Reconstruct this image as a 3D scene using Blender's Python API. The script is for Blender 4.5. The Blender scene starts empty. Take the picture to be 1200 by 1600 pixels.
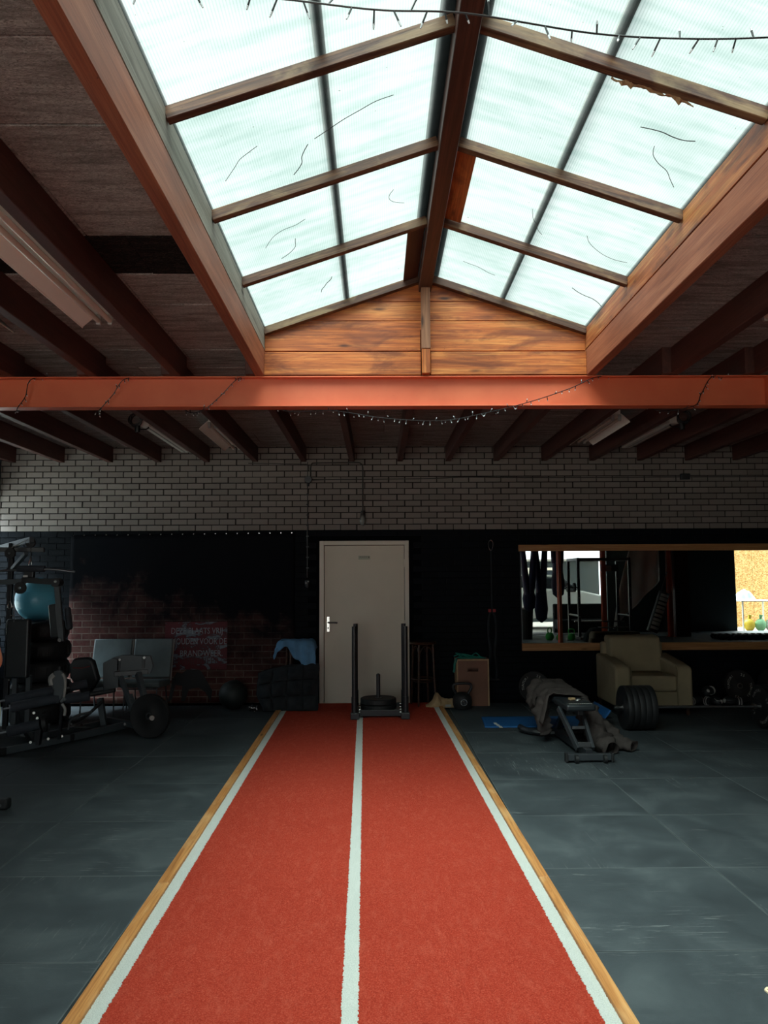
import bpy, bmesh, math, random
from mathutils import Matrix, Vector, Euler, noise as mnoise

random.seed(7)
SC = bpy.context.scene
COL = SC.collection
PI = math.pi

# ------------------------------------------------------------------ camera
cam_d = bpy.data.cameras.new('camera')
cam_d.sensor_fit = 'HORIZONTAL'
cam_d.sensor_width = 36.0
cam_d.lens = 36.0
cam_d.clip_start = 0.05
cam = bpy.data.objects.new('camera', cam_d)
COL.objects.link(cam)
cam.matrix_world = (Matrix.Translation((0, 0, 1.6)) @ Matrix.Rotation(-math.atan(12 / 1200), 4, 'Z')
                    @ Matrix.Rotation(PI / 2 + math.atan(106 / 1200), 4, 'X') @ Matrix.Rotation(math.radians(-0.3), 4, 'Z'))
SC.camera = cam

# ------------------------------------------------------------------ sky, sun, exposure
world = bpy.data.worlds.new('overcast_sky')
SC.world = world
world.use_nodes = True
bg = world.node_tree.nodes['Background']
bg.inputs['Color'].default_value = (0.90, 0.98, 1.0, 1)
bg.inputs['Strength'].default_value = 2.0
sun_d = bpy.data.lights.new('sun', 'SUN')
sun_d.energy = 42.0
sun_d.angle = math.radians(76)
sun_d.color = (0.96, 1.0, 0.98)
sun = bpy.data.objects.new('sun', sun_d)
COL.objects.link(sun)
sun.rotation_euler = Vector((0.12, 0.35, -1)).to_track_quat('-Z', 'Y').to_euler()
SC.view_settings.view_transform = 'Standard'
SC.view_settings.look = 'None'
SC.view_settings.gamma = 1.0
SC.view_settings.use_curve_mapping = False
SC.view_settings.exposure = 0.35
SC.cycles.max_bounces = 10
SC.cycles.diffuse_bounces = 5
SC.cycles.glossy_bounces = 4
SC.cycles.transmission_bounces = 6
SC.cycles.transparent_max_bounces = 16
SC.cycles.caustics_reflective = False
SC.cycles.caustics_refractive = False

# ------------------------------------------------------------------ mesh builder
def M3(rot):
    if rot is None:
        return None
    if isinstance(rot, Matrix):
        return rot.to_3x3()
    return Euler(rot).to_matrix()

def frame_from(d):
    d = Vector(d).normalized()
    a = Vector((0, 0, 1)) if abs(d.z) < 0.9 else Vector((1, 0, 0))
    u = d.cross(a).normalized()
    w = d.cross(u).normalized()
    return u, w, d

class MB:
    def __init__(self):
        self.v = []
        self.f = []

    def add(self, vs, fs):
        n = len(self.v)
        self.v += [tuple(p) for p in vs]
        self.f += [tuple(n + i for i in q) for q in fs]
        return self

    def box(self, c, s, rot=None):
        m = M3(rot)
        c = Vector(c)
        vs = []
        for z in (-.5, .5):
            for y in (-.5, .5):
                for x in (-.5, .5):
                    p = Vector((x * s[0], y * s[1], z * s[2]))
                    if m:
                        p = m @ p
                    vs.append(c + p)
        return self.add(vs, [(0, 2, 3, 1), (4, 5, 7, 6), (0, 1, 5, 4), (2, 6, 7, 3), (0, 4, 6, 2), (1, 3, 7, 5)])

    def bb(self, x0, x1, y0, y1, z0, z1):
        return self.box(((x0 + x1) / 2, (y0 + y1) / 2, (z0 + z1) / 2), (abs(x1 - x0), abs(y1 - y0), abs(z1 - z0)))

    def bar(self, p0, p1, w, h, up=(0, 0, 1)):
        """rectangular tube from p0 to p1, width w across, height h along up"""
        p0, p1 = Vector(p0), Vector(p1)
        d = (p1 - p0).normalized()
        up = Vector(up)
        if abs(d.dot(up)) > 0.97:
            up = Vector((0, 1, 0))
        x = d.cross(up).normalized()
        u = x.cross(d).normalized()
        vs = []
        for q in (p0, p1):
            for a, b in ((-1, -1), (1, -1), (1, 1), (-1, 1)):
                vs.append(q + x * (a * w / 2) + u * (b * h / 2))
        return self.add(vs, [(0, 1, 2, 3), (4, 7, 6, 5), (0, 4, 5, 1), (1, 5, 6, 2), (2, 6, 7, 3), (3, 7, 4, 0)])

    def cyl(self, p0, p1, r, r2=None, n=16, caps=True):
        r2 = r if r2 is None else r2
        p0, p1 = Vector(p0), Vector(p1)
        u, w, d = frame_from(p1 - p0)
        vs = []
        for q, rr in ((p0, r), (p1, r2)):
            for i in range(n):
                a = 2 * PI * i / n
                vs.append(q + u * (rr * math.cos(a)) + w * (rr * math.sin(a)))
        fs = [(i, (i + 1) % n, n + (i + 1) % n, n + i) for i in range(n)]
        if caps:
            fs += [tuple(range(n - 1, -1, -1)), tuple(range(n, 2 * n))]
        return self.add(vs, fs)

    def tube(self, pts, r, n=8, closed=False):
        pts = [Vector(p) for p in pts]
        k = len(pts)
        rs = r if isinstance(r, (list, tuple)) else [r] * k
        vs = []
        prev = None
        for i, p in enumerate(pts):
            if closed:
                d = (pts[(i + 1) % k] - pts[i - 1])
            else:
                d = pts[min(i + 1, k - 1)] - pts[max(i - 1, 0)]
            if d.length < 1e-9:
                d = Vector((0, 0, 1))
            d.normalize()
            if prev is None:
                u, w, _ = frame_from(d)
            else:
                u = (prev - d * prev.dot(d))
                if u.length < 1e-6:
                    u, w, _ = frame_from(d)
                u.normalize()
                w = d.cross(u).normalized()
            prev = u
            for j in range(n):
                a = 2 * PI * j / n
                vs.append(p + u * (rs[i] * math.cos(a)) + w * (rs[i] * math.sin(a)))
        fs = []
        for i in range(k if closed else k - 1):
            i2 = (i + 1) % k
            for j in range(n):
                fs.append((i * n + j, i * n + (j + 1) % n, i2 * n + (j + 1) % n, i2 * n + j))
        if not closed:
            fs += [tuple(range(n - 1, -1, -1)), tuple((k - 1) * n + j for j in range(n))]
        return self.add(vs, fs)

    def lathe(self, prof, c=(0, 0, 0), rot=None, n=32, close=False):
        """profile (r, h) about local z"""
        m = M3(rot)
        c = Vector(c)
        vs = []
        for r, h in prof:
            for i in range(n):
                a = 2 * PI * i / n
                p = Vector((r * math.cos(a), r * math.sin(a), h))
                if m:
                    p = m @ p
                vs.append(c + p)
        k = len(prof)
        fs = []
        for j in range(k if close else k - 1):
            j2 = (j + 1) % k
            for i in range(n):
                fs.append((j * n + i, j * n + (i + 1) % n, j2 * n + (i + 1) % n, j2 * n + i))
        return self.add(vs, fs)

    def sphere(self, c, r, n=24, m=14, rot=None):
        r = r if isinstance(r, (tuple, list)) else (r, r, r)
        mm = M3(rot)
        c = Vector(c)
        vs = []
        for j in range(m + 1):
            t = PI * j / m
            for i in range(n):
                a = 2 * PI * i / n
                p = Vector((r[0] * math.sin(t) * math.cos(a), r[1] * math.sin(t) * math.sin(a), r[2] * math.cos(t)))
                if mm:
                    p = mm @ p
                vs.append(c + p)
        fs = []
        for j in range(m):
            for i in range(n):
                fs.append((j * n + i, (j + 1) * n + i, (j + 1) * n + (i + 1) % n, j * n + (i + 1) % n))
        return self.add(vs, fs)

    def prism(self, poly, d, h, o=(0, 0, 0), ex=(1, 0, 0), ey=(0, 0, 1)):
        """polygon in the plane (ex, ey) through o, extruded along d by h"""
        o, ex, ey, d = Vector(o), Vector(ex), Vector(ey), Vector(d).normalized()
        n = len(poly)
        a = [o + ex * p[0] + ey * p[1] for p in poly]
        b = [p + d * h for p in a]
        fs = [tuple(range(n)), tuple(range(2 * n - 1, n - 1, -1))]
        fs += [(i, n + i, n + (i + 1) % n, (i + 1) % n) for i in range(n)]
        return self.add(a + b, fs)

    def grid(self, nx, ny, fn, closed=False):
        vs = [fn(i / (nx - 1), j / (ny - 1)) for j in range(ny) for i in range(nx)]
        fs = [(j * nx + i, j * nx + i + 1, (j + 1) * nx + i + 1, (j + 1) * nx + i) for j in range(ny - 1) for i in range(nx - 1)]
        return self.add(vs, fs)

    def mesh(self, name, mat=None, smooth=False):
        me = bpy.data.meshes.new(name)
        me.from_pydata(self.v, [], self.f)
        bm = bmesh.new()
        bm.from_mesh(me)
        bmesh.ops.recalc_face_normals(bm, faces=bm.faces)
        bm.to_mesh(me)
        bm.free()
        if mat:
            me.materials.append(mat)
        if smooth:
            try:
                me.shade_smooth()
                me.set_sharp_from_angle(angle=math.radians(38 if smooth is True else smooth))
            except Exception:
                pass
        me.update()
        return me

    def build(self, name, mat, parent=None, smooth=False, bevel=0, seg=2, sub=0, solid=0, loc=None, rot=None, weld=False):
        me = self.mesh(name, mat, smooth)
        o = bpy.data.objects.new(name, me)
        COL.objects.link(o)
        if parent:
            o.parent = parent
        if loc:
            o.location = loc
        if rot:
            o.rotation_euler = rot
        if weld:
            md = o.modifiers.new('w', 'WELD'); md.merge_threshold = 0.0005
        if solid:
            md = o.modifiers.new('s', 'SOLIDIFY'); md.thickness = solid; md.offset = 0
        if bevel:
            md = o.modifiers.new('b', 'BEVEL'); md.width = bevel; md.segments = seg; md.limit_method = 'ANGLE'; md.angle_limit = math.radians(50)
        if sub:
            md = o.modifiers.new('u', 'SUBSURF'); md.levels = sub; md.render_levels = sub
            try: me.shade_smooth()
            except Exception: pass
        return o

def tag(o, label, cat, group=None, kind=None):
    if label: o['label'] = label
    if cat: o['category'] = cat
    if group: o['group'] = group
    if kind: o['kind'] = kind
    return o

def thing(name, label, cat, loc=(0, 0, 0), rz=0.0, group=None):
    o = bpy.data.objects.new(name, None)
    o.empty_display_size = 0.1
    COL.objects.link(o)
    o.location = loc
    o.rotation_euler = (0, 0, rz)
    return tag(o, label, cat, group)

def struct(o):
    o['kind'] = 'structure'
    return o

def copy_tree(o, parent=None):
    c = o.copy()
    COL.objects.link(c)
    if parent: c.parent = parent
    for ch in list(o.children):
        copy_tree(ch, c)
    return c

def dup(me, name, parent, loc, rot=None, scale=None):
    o = bpy.data.objects.new(name, me)
    COL.objects.link(o)
    if parent: o.parent = parent
    o.location = loc
    if rot is not None: o.rotation_euler = rot
    if scale: o.scale = scale
    return o

def bez(pts, n=8):
    """Catmull-Rom through pts"""
    P = [Vector(p) for p in pts]
    P = [P[0] * 2 - P[1]] + P + [P[-1] * 2 - P[-2]]
    out = []
    for i in range(1, len(P) - 2):
        for k in range(n):
            t = k / n
            a, b, c, d = P[i - 1], P[i], P[i + 1], P[i + 2]
            out.append(0.5 * ((2 * b) + (c - a) * t + (2 * a - 5 * b + 4 * c - d) * t * t + (3 * b - a - 3 * c + d) * t ** 3))
    out.append(P[-2])
    return out

def nz(x, y, z=0.0, s=1.0):
    return mnoise.noise(Vector((x * s, y * s, z * s)))

def text_mb(txt, size, font_scale=(1, 1), spacing=1.0):
    """lettering as flat mesh data in the xy plane, centred; returns list of (verts, faces)"""
    cu = bpy.data.curves.new('lettering', 'FONT')
    cu.body = txt
    cu.size = size
    cu.align_x = 'CENTER'
    cu.align_y = 'CENTER'
    cu.space_character = spacing
    cu.resolution_u = 2
    ob = bpy.data.objects.new('lettering_source', cu)
    COL.objects.link(ob)
    bpy.context.view_layer.update()
    me = bpy.data.meshes.new_from_object(ob.evaluated_get(bpy.context.evaluated_depsgraph_get()))
    vs = [(v.co.x * font_scale[0], v.co.y * font_scale[1], v.co.z) for v in me.vertices]
    fs = [tuple(p.vertices) for p in me.polygons]
    bpy.data.objects.remove(ob)
    bpy.data.meshes.remove(me)
    bpy.data.curves.remove(cu)
    return vs, fs
# ------------------------------------------------------------------ materials
def lin(r, g, b):
    def c(x):
        x /= 255.0
        return x / 12.92 if x <= 0.04045 else ((x + 0.055) / 1.055) ** 2.4
    return (c(r), c(g), c(b), 1)

class NT:
    def __init__(self, name):
        self.m = bpy.data.materials.new(name)
        self.m.use_nodes = True
        self.t = self.m.node_tree
        self.b = self.t.nodes['Principled BSDF']
        self.out = self.t.nodes['Material Output']

    def n(self, typ, **kw):
        nd = self.t.nodes.new(typ)
        for k, v in kw.items():
            if k in nd.inputs:
                nd.inputs[k].default_value = v
            else:
                setattr(nd, k, v)
        return nd

    def l(self, a, b):
        self.t.links.new(a, b)

    def coords(self, scale=(1, 1, 1), kind='Object', rnd=False, loc=None):
        tc = self.n('ShaderNodeTexCoord')
        mp = self.n('ShaderNodeMapping')
        mp.inputs['Scale'].default_value = scale
        if loc: mp.inputs['Location'].default_value = loc
        src = tc.outputs[kind]
        if rnd:
            oi = self.n('ShaderNodeObjectInfo')
            vm = self.n('ShaderNodeVectorMath', operation='MULTIPLY_ADD')
            cb = self.n('ShaderNodeCombineXYZ')
            for i in range(3): self.l(oi.outputs['Random'], cb.inputs[i])
            vm.inputs[1].default_value = (37.0, 11.0, 23.0)
            self.l(cb.outputs[0], vm.inputs[0])
            self.l(src, vm.inputs[2])
            src = vm.outputs[0]
        self.l(src, mp.inputs['Vector'])
        return mp.outputs[0]

    def noise(self, co, scale, detail=4, rough=.55, dist=0.0):
        nd = self.n('ShaderNodeTexNoise')
        nd.inputs['Scale'].default_value = scale
        nd.inputs['Detail'].default_value = detail
        nd.inputs['Roughness'].default_value = rough
        nd.inputs['Distortion'].default_value = dist
        self.l(co, nd.inputs['Vector'])
        return nd.outputs['Fac']

    def ramp(self, fac, stops, interp='LINEAR'):
        r = self.n('ShaderNodeValToRGB')
        r.color_ramp.interpolation = interp
        e = r.color_ramp.elements
        while len(e) < len(stops): e.new(0.5)
        for el, (p, c) in zip(e, stops):
            el.position = p
            el.color = c if len(c) == 4 else (*c, 1)
        self.l(fac, r.inputs[0])
        return r.outputs[0]

    def mix(self, fac, a, b, mode='MIX'):
        m = self.n('ShaderNodeMix', data_type='RGBA', blend_type=mode)
        for sock, val in ((m.inputs[0], fac), (m.inputs[6], a), (m.inputs[7], b)):
            if hasattr(val, 'links') or hasattr(val, 'is_linked'): self.l(val, sock)
            else: sock.default_value = val
        return m.outputs[2]

    def math(self, op, a, b=None, c=None):
        m = self.n('ShaderNodeMath', operation=op)
        for i, v in enumerate((a, b, c)):
            if v is None: continue
            if hasattr(v, 'is_linked'): self.l(v, m.inputs[i])
            else: m.inputs[i].default_value = v
        return m.outputs[0]

    def bump(self, h, strength=.3, dist=.01):
        b = self.n('ShaderNodeBump')
        b.inputs['Strength'].default_value = strength
        b.inputs['Distance'].default_value = dist
        self.l(h, b.inputs['Height'])
        self.l(b.outputs[0], self.b.inputs['Normal'])

    def base(self, c, rough=.6, metal=0.0, spec=.5):
        if hasattr(c, 'is_linked'): self.l(c, self.b.inputs['Base Color'])
        else: self.b.inputs['Base Color'].default_value = c
        if hasattr(rough, 'is_linked'): self.l(rough, self.b.inputs['Roughness'])
        else: self.b.inputs['Roughness'].default_value = rough
        self.b.inputs['Metallic'].default_value = metal
        self.b.inputs['Specular IOR Level'].default_value = spec
        return self.m

def plain(name, c, rough=.6, metal=0.0, var=.25, vscale=6.0, bump=0.0, bscale=60.0, spec=.5, bdist=.004):
    """one colour with mottled wear and optional fine relief"""
    N = NT(name)
    co = N.coords(rnd=True)
    f = N.noise(co, vscale, 5, .6)
    d = tuple(x * (1 - var) for x in c[:3]) + (1,)
    h = tuple(min(1, x * (1 + var)) for x in c[:3]) + (1,)
    col = N.ramp(f, [(.3, d), (.7, h)])
    if bump:
        N.bump(N.noise(co, bscale, 3, .6), bump, bdist)
    return N.base(col, rough, metal, spec)

def wood(name, dark, mid, light, rough=.55, gs=1.0, stain=None, stain_amt=.5, bump=.25, knots=True, spec=.4):
    """grain along the local x axis"""
    N = NT(name)
    co = N.coords((.55 * gs, 9 * gs, 9 * gs), rnd=True)
    g = N.noise(co, 2.2, 6, .62, .8)
    col = N.ramp(g, [(.25, dark), (.48, mid), (.72, light)])
    fine = N.noise(N.coords((1.0, 55, 55), rnd=True), 2.2, 5, .7, .4)
    col = N.mix(N.ramp(fine, [(.42, (0, 0, 0)), (.66, (.75, .75, .75))]), col, dark)
    spk = N.noise(N.coords((14, 40, 40), rnd=True), 3, 3, .6)
    col = N.mix(N.ramp(spk, [(.68, (0, 0, 0)), (.74, (.7, .7, .7))]), col, tuple(x * .45 for x in dark[:3]) + (1,))
    if knots:
        vo = N.n('ShaderNodeTexVoronoi')
        vo.inputs['Scale'].default_value = 1.0
        N.l(N.coords((2.1, 9, 9), rnd=True), vo.inputs['Vector'])
        k = N.ramp(vo.outputs['Distance'], [(.05, (1, 1, 1)), (.16, (0, 0, 0))])
        col = N.mix(k, col, tuple(x * .35 for x in dark[:3]) + (1,))
    if stain:
        s = N.noise(N.coords((1.3, 3.5, 3.5), rnd=True), 1.6, 5, .6, .6)
        sm = N.ramp(s, [(.5, (0, 0, 0)), (.64, (1, 1, 1))])
        col = N.mix(N.math('MULTIPLY', sm, stain_amt), col, stain)
    N.bump(g, bump, .004)
    return N.base(col, rough, 0, spec)

# timber
W_ORANGE = wood('varnished_pine', lin(104, 48, 22), lin(184, 100, 46), lin(216, 142, 76), .45, 1.0, lin(92, 40, 22), .7)
W_CURB = wood('stained_curb_board', lin(116, 60, 34), lin(168, 96, 56), lin(200, 148, 90), .5, 1.0, lin(74, 42, 34), .85)
W_TRIM = wood('brown_stained_joist_lit', lin(112, 60, 42), lin(150, 88, 62), lin(168, 108, 80), .55, .8, None, knots=False)  # joist timber in a lighter tone, the skylight's light put into the colour
W_GREY = wood('weathered_grey_board', lin(96, 92, 84), lin(140, 136, 126), lin(165, 160, 150), .7, .8, None)
W_RAFT = wood('rafter_flaking_varnish', lin(44, 25, 19), lin(78, 47, 33), lin(124, 90, 62), .6, 1.6, lin(150, 126, 92), .45, .4, False)
W_RIDGE = wood('ridge_timber', lin(46, 25, 20), lin(70, 40, 31), lin(98, 62, 48), .5, .8, None, knots=False)
W_POST = wood('post_timber', lin(104, 66, 48), lin(142, 98, 72), lin(168, 124, 94), .6, 1.2, None)
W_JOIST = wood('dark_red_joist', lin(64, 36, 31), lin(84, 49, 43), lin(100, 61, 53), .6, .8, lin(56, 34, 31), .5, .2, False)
W_PINE = wood('bare_pine_batten', lin(140, 88, 44), lin(186, 126, 70), lin(208, 154, 96), .6, 1.3, lin(212, 172, 122), .4)
W_FRAME = wood('mirror_frame_pine', lin(132, 88, 52), lin(168, 120, 74), lin(188, 142, 94), .6, 1.1, None)
W_CHAIR = wood('dark_bentwood', lin(40, 25, 18), lin(66, 42, 29), lin(88, 58, 40), .35, 1.5, None, knots=False)

def brick_mat(name, a, b, c, rough=.7, bump=.4, spec=.3):
    N = NT(name)
    g = N.n('ShaderNodeNewGeometry')
    oi = N.n('ShaderNodeObjectInfo')
    r = N.math('FRACT', N.math('ADD', g.outputs['Random Per Island'], oi.outputs['Random']))
    col = N.ramp(r, [(0, a), (.5, b), (1, c)])
    co = N.coords((1, 1, 1), rnd=True)
    n1 = N.noise(co, 18, 5, .6)
    col = N.mix(N.math('MULTIPLY', n1, .35), col, a)
    N.bump(N.noise(co, 45, 4, .6), bump, .004)
    return N.base(col, rough, 0, spec)
BRICK_W = brick_mat('greyed_white_painted_brick', lin(122, 115, 110), lin(130, 123, 118), lin(138, 131, 126))
BRICK_D = brick_mat('black_painted_brick', lin(5, 10, 15), lin(7, 12, 18), lin(9, 15, 22), .7, .5, .12)
MORTAR_W = plain('dark_mortar', lin(36, 33, 32), .9, bump=.4)
MORTAR_D = plain('black_painted_mortar', lin(4, 7, 11), .8, bump=.4, spec=.08)

# woodwool cement ceiling boards
def woodwool(name, a, b, c):
    N = NT(name)
    co = N.coords((1, 1, 1), rnd=True)
    n1 = N.noise(N.coords((1, 2.5, 1), rnd=True), 42, 4, .7, 1.6)
    n2 = N.noise(N.coords((.7, 5, 1), rnd=True), 4, 5, .65)
    col = N.ramp(n1, [(.3, a), (.5, b), (.68, c)])
    col = N.mix(N.ramp(n2, [(.42, (0, 0, 0)), (.68, (.75, .75, .75))]), col, a)
    N.bump(n1, .9, .01)
    return N.base(col, .95, 0, .1)
BOARD = woodwool('woodwool_board', lin(94, 90, 86), lin(164, 158, 154), lin(196, 190, 186))
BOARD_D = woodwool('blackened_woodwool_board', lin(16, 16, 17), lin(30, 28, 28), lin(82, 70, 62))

def beam_paint():
    N = NT('red_lead_steel_paint')
    co = N.coords()
    f = N.noise(co, 2.2, 6, .6)
    col = N.ramp(f, [(.3, lin(200, 94, 62)), (.7, lin(212, 110, 74))])
    s = N.noise(N.coords((6, 6, 30)), 3, 4, .7)
    col = N.mix(N.ramp(s, [(.66, (0, 0, 0)), (.74, (.5, .5, .5))]), col, lin(120, 50, 40))
    N.bump(N.noise(co, 90, 3, .6), .15, .002)
    return N.base(col, .42, 0, .5)
STEEL_RED = beam_paint()

def pane_mat():
    """translucent ribbed skylight sheet: lets light through, scatters most of it, grimy"""
    N = NT('ribbed_skylight_sheet')
    co = N.coords((1, 1, 1), rnd=True)
    plainco = N.coords()
    wv = N.n('ShaderNodeTexWave', wave_type='BANDS', bands_direction='X')
    wv.inputs['Scale'].default_value = 26.0
    wv.inputs['Distortion'].default_value = .15
    N.l(plainco, wv.inputs['Vector'])
    rib = N.ramp(wv.outputs['Fac'], [(.1, (.89, .91, .90)), (.45, (1, 1, 1))])
    st = N.noise(N.coords((.8, 7, 1), rnd=True), 2.4, 5, .65, .3)
    streak = N.ramp(st, [(.36, (.88, .92, .91)), (.56, (1, 1, 1))])
    gr = N.noise(co, 1.4, 5, .65)
    grime = N.ramp(gr, [(.3, (.85, .89, .88)), (.6, (1, 1, 1))])
    sp = N.noise(co, 46, 2, .5)
    spots = N.ramp(sp, [(.76, (1, 1, 1)), (.80, (.35, .34, .3))])
    col = N.mix(1.0, rib, streak, 'MULTIPLY')
    col = N.mix(1.0, col, grime, 'MULTIPLY')
    col = N.mix(1.0, col, spots, 'MULTIPLY')
    col = N.mix(1.0, col, (.500, .522, .511, 1), 'MULTIPLY')
    N.t.nodes.remove(N.b)
    tl = N.n('ShaderNodeBsdfTranslucent')
    tr = N.n('ShaderNodeBsdfTransparent')
    N.l(col, tl.inputs['Color'])
    N.l(col, tr.inputs['Color'])
    mx = N.n('ShaderNodeMixShader')
    mx.inputs[0].default_value = .925
    N.l(tl.outputs[0], mx.inputs[1])
    N.l(tr.outputs[0], mx.inputs[2])
    N.l(mx.outputs[0], N.out.inputs['Surface'])
    return N.m
PANE = pane_mat()

def turf(name, a, b, c):
    N = NT(name)
    co = N.coords()
    n1 = N.noise(co, 190, 3, .75)
    n2 = N.noise(co, 1.3, 4, .6)
    n3 = N.noise(N.coords((1, .35, 1)), 26, 4, .7)
    col = N.ramp(n1, [(.3, a), (.52, b), (.72, c)])
    col = N.mix(N.math('MULTIPLY', n2, .3), col, a)
    col = N.mix(N.ramp(n3, [(.5, (0, 0, 0)), (.8, (.35, .35, .35))]), col, c)
    N.bump(n1, 1.0, .012)
    return N.base(col, .95, 0, .15)
TURF_R = turf('red_turf', lin(150, 44, 30), lin(196, 66, 46), lin(222, 110, 88))
TURF_W = turf('white_turf', lin(196, 202, 196), lin(232, 236, 230), lin(246, 248, 244))

def rubber_mat():
    N = NT('rubber_floor_mat')
    co = N.coords(rnd=True)
    n1 = N.noise(co, 2.3, 6, .62, .5)
    n2 = N.noise(co, 260, 2, .6)
    col = N.ramp(n1, [(.28, lin(47, 53, 57)), (.5, lin(58, 65, 69)), (.75, lin(77, 84, 87))])
    sc = N.noise(N.coords((1, 14, 1), rnd=True), 3.2, 5, .7, 1.5)
    m1 = N.noise(co, 1.7, 3, .5)
    scuff = N.math('MULTIPLY', N.ramp(sc, [(.58, (0, 0, 0)), (.72, (1, 1, 1))]), N.ramp(m1, [(.45, (0, 0, 0)), (.68, (.7, .7, .7))]))
    col = N.mix(scuff, col, lin(150, 154, 154))
    sx = N.n('ShaderNodeSeparateXYZ'); N.l(N.coords(), sx.inputs[0])
    ed = N.math('MAXIMUM', N.math('ABSOLUTE', sx.outputs[0]), N.math('ABSOLUTE', sx.outputs[1]))
    dust = N.math('MULTIPLY', N.ramp(ed, [(.4685, (0, 0, 0)), (.4735, (.55, .55, .55))]), N.ramp(N.noise(co, 5, 4, .6), [(.3, (.25, .25, .25)), (.6, (1, 1, 1))]))
    col = N.mix(dust, col, lin(108, 114, 116))
    N.bump(n2, .35, .003)
    rg = N.ramp(n1, [(.3, (.62, .62, .62)), (.7, (.78, .78, .78))])
    return N.base(col, rg, 0, .3)
RUBBER_MAT = rubber_mat()
CONCRETE = plain('concrete_slab', lin(60, 62, 62), .9, bump=.3)

DOORP = plain('cream_door_paint', lin(206, 198, 180), .45, var=.04, vscale=2)
DOORF = plain('cream_frame_paint', lin(212, 205, 190), .45, var=.05, vscale=3)
CHROME = plain('brushed_chrome', lin(190, 190, 188), .25, 1.0, var=.1)
STEELD = plain('dull_steel', lin(120, 122, 124), .4, 1.0, var=.15)
BLACKM = plain('black_powder_coat', lin(31, 33, 37), .38, 0, var=.2, bump=.1, bscale=300)
GREYM = plain('dark_grey_powder_coat', lin(72, 79, 83), .42, 0, var=.15)
BLACKR = plain('black_rubber', lin(23, 24, 26), .6, 0, var=.25, bump=.15, bscale=120)
VINYL = plain('black_vinyl', lin(32, 37, 41), .4, 0, var=.2, bump=.2, bscale=160)
FOAM = plain('black_foam_roller', lin(48, 54, 62), .8, 0, var=.25, bump=.4, bscale=220)
BLACKF = plain('black_cotton', lin(46, 50, 53), .95, 0, var=.3, bump=.4, bscale=240, spec=.1)
SILVERP = plain('silver_plastic', lin(150, 150, 146), .35, 0, var=.1)
CHAIRV = plain('grey_green_vinyl', lin(94, 106, 108), .38, 0, var=.22, vscale=4, bump=.15)
ARMF = plain('beige_suede', lin(152, 139, 112), .9, 0, var=.14, vscale=3, bump=.3, bscale=180, spec=.15)
ARMS = plain('beige_suede_worn', lin(120, 110, 86), .9, 0, var=.25, vscale=5, bump=.3, bscale=180, spec=.15)
TEALB = plain('teal_ball_vinyl', lin(92, 176, 202), .35, 0, var=.06, vscale=2)
CLOTHB = plain('blue_jersey', lin(100, 148, 186), .9, 0, var=.18, vscale=5, bump=.4, bscale=120, spec=.1)
MATB = plain('blue_foam_mat', lin(18, 88, 148), .6, 0, var=.08, bump=.3, bscale=200)
PLYF = plain('brown_film_plywood', lin(120, 78, 56), .5, 0, var=.14, vscale=4)
PLYE = plain('plywood_edge', lin(182, 150, 112), .7, 0, var=.15, vscale=20)
BAND = plain('teal_resistance_band', lin(30, 132, 118), .55, 0, var=.15)
DARKG = plain('dark_green_rubber', lin(22, 30, 30), .6, 0, var=.2, bump=.2)
WHITEP = plain('white_print', lin(206, 206, 200), .6, 0, var=.08)
GREYPR = plain('grey_print', lin(150, 150, 146), .6, 0, var=.1)
REDP = plain('red_print', lin(150, 40, 44), .6, 0, var=.15)
LAMPB = plain('aged_white_lamp_enamel', lin(236, 232, 224), .5, 0, var=.05, vscale=2)
LAMPT = plain('unlit_tube_glass', lin(206, 192, 178), .25, 0, var=.04)
LAMPW = plain('white_lamp_batten', lin(188, 184, 176), .45, 0, var=.06)
CABLE = plain('black_cable', lin(14, 15, 18), .5, 0, var=.1)
GALV = plain('grey_conduit', lin(50, 49, 48), .5, 0, var=.12)
PAPER = plain('kraft_paper', lin(168, 140, 104), .85, 0, var=.15, bump=.3)
COATF = plain('dark_grey_jacket_cloth', lin(66, 60, 58), .9, 0, var=.3, vscale=9, bump=.4, bscale=140, spec=.15)
SKIN = plain('skin', lin(214, 150, 116), .5, 0, var=.08, vscale=4)
HAIR = plain('dark_blond_hair', lin(120, 96, 66), .5, 0, var=.3, vscale=20)
TOPB = plain('black_top_cloth', lin(28, 29, 31), .9, 0, var=.2, bump=.2)
SHORTW = plain('pale_mint_leggings', lin(205, 228, 214), .8, 0, var=.05)
LED = plain('clear_led_cap', lin(190, 196, 200), .25, 0, var=.05)
BULBG = plain('bulb_glass', lin(120, 118, 112), .12, 0, var=.1)
NAVY = plain('navy_silk', lin(22, 28, 62), .6, 0, var=.3, vscale=3)
TARP = plain('pale_tarpaulin', lin(232, 238, 232), .7, 0, var=.12, vscale=2)
CARW = plain('white_car_paint', lin(226, 228, 228), .2, 0, var=.02)
CARG = plain('car_glass', lin(40, 46, 52), .08, 0, var=.05)
GREENK = plain('green_vinyl', lin(40, 168, 62), .45, 0, var=.1)
MAROON = plain('dark_maroon_paint', lin(60, 26, 26), .5, 0, var=.15)
PAVE = plain('pale_paving', lin(140, 138, 130), .9, 0, var=.15, bump=.3)
TOWEL = plain('pale_blue_towel', lin(150, 186, 196), .9, 0, var=.15)

def osb():
    N = NT('osb_sheet')
    vo = N.n('ShaderNodeTexVoronoi')
    vo.inputs['Scale'].default_value = 26
    N.l(N.coords((1, 1, 2.2)), vo.inputs['Vector'])
    col = N.ramp(vo.outputs['Color'], [(.2, lin(160, 112, 56)), (.5, lin(206, 158, 92)), (.8, lin(226, 188, 128))])
    return N.base(col, .8)
OSB = osb()

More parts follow.
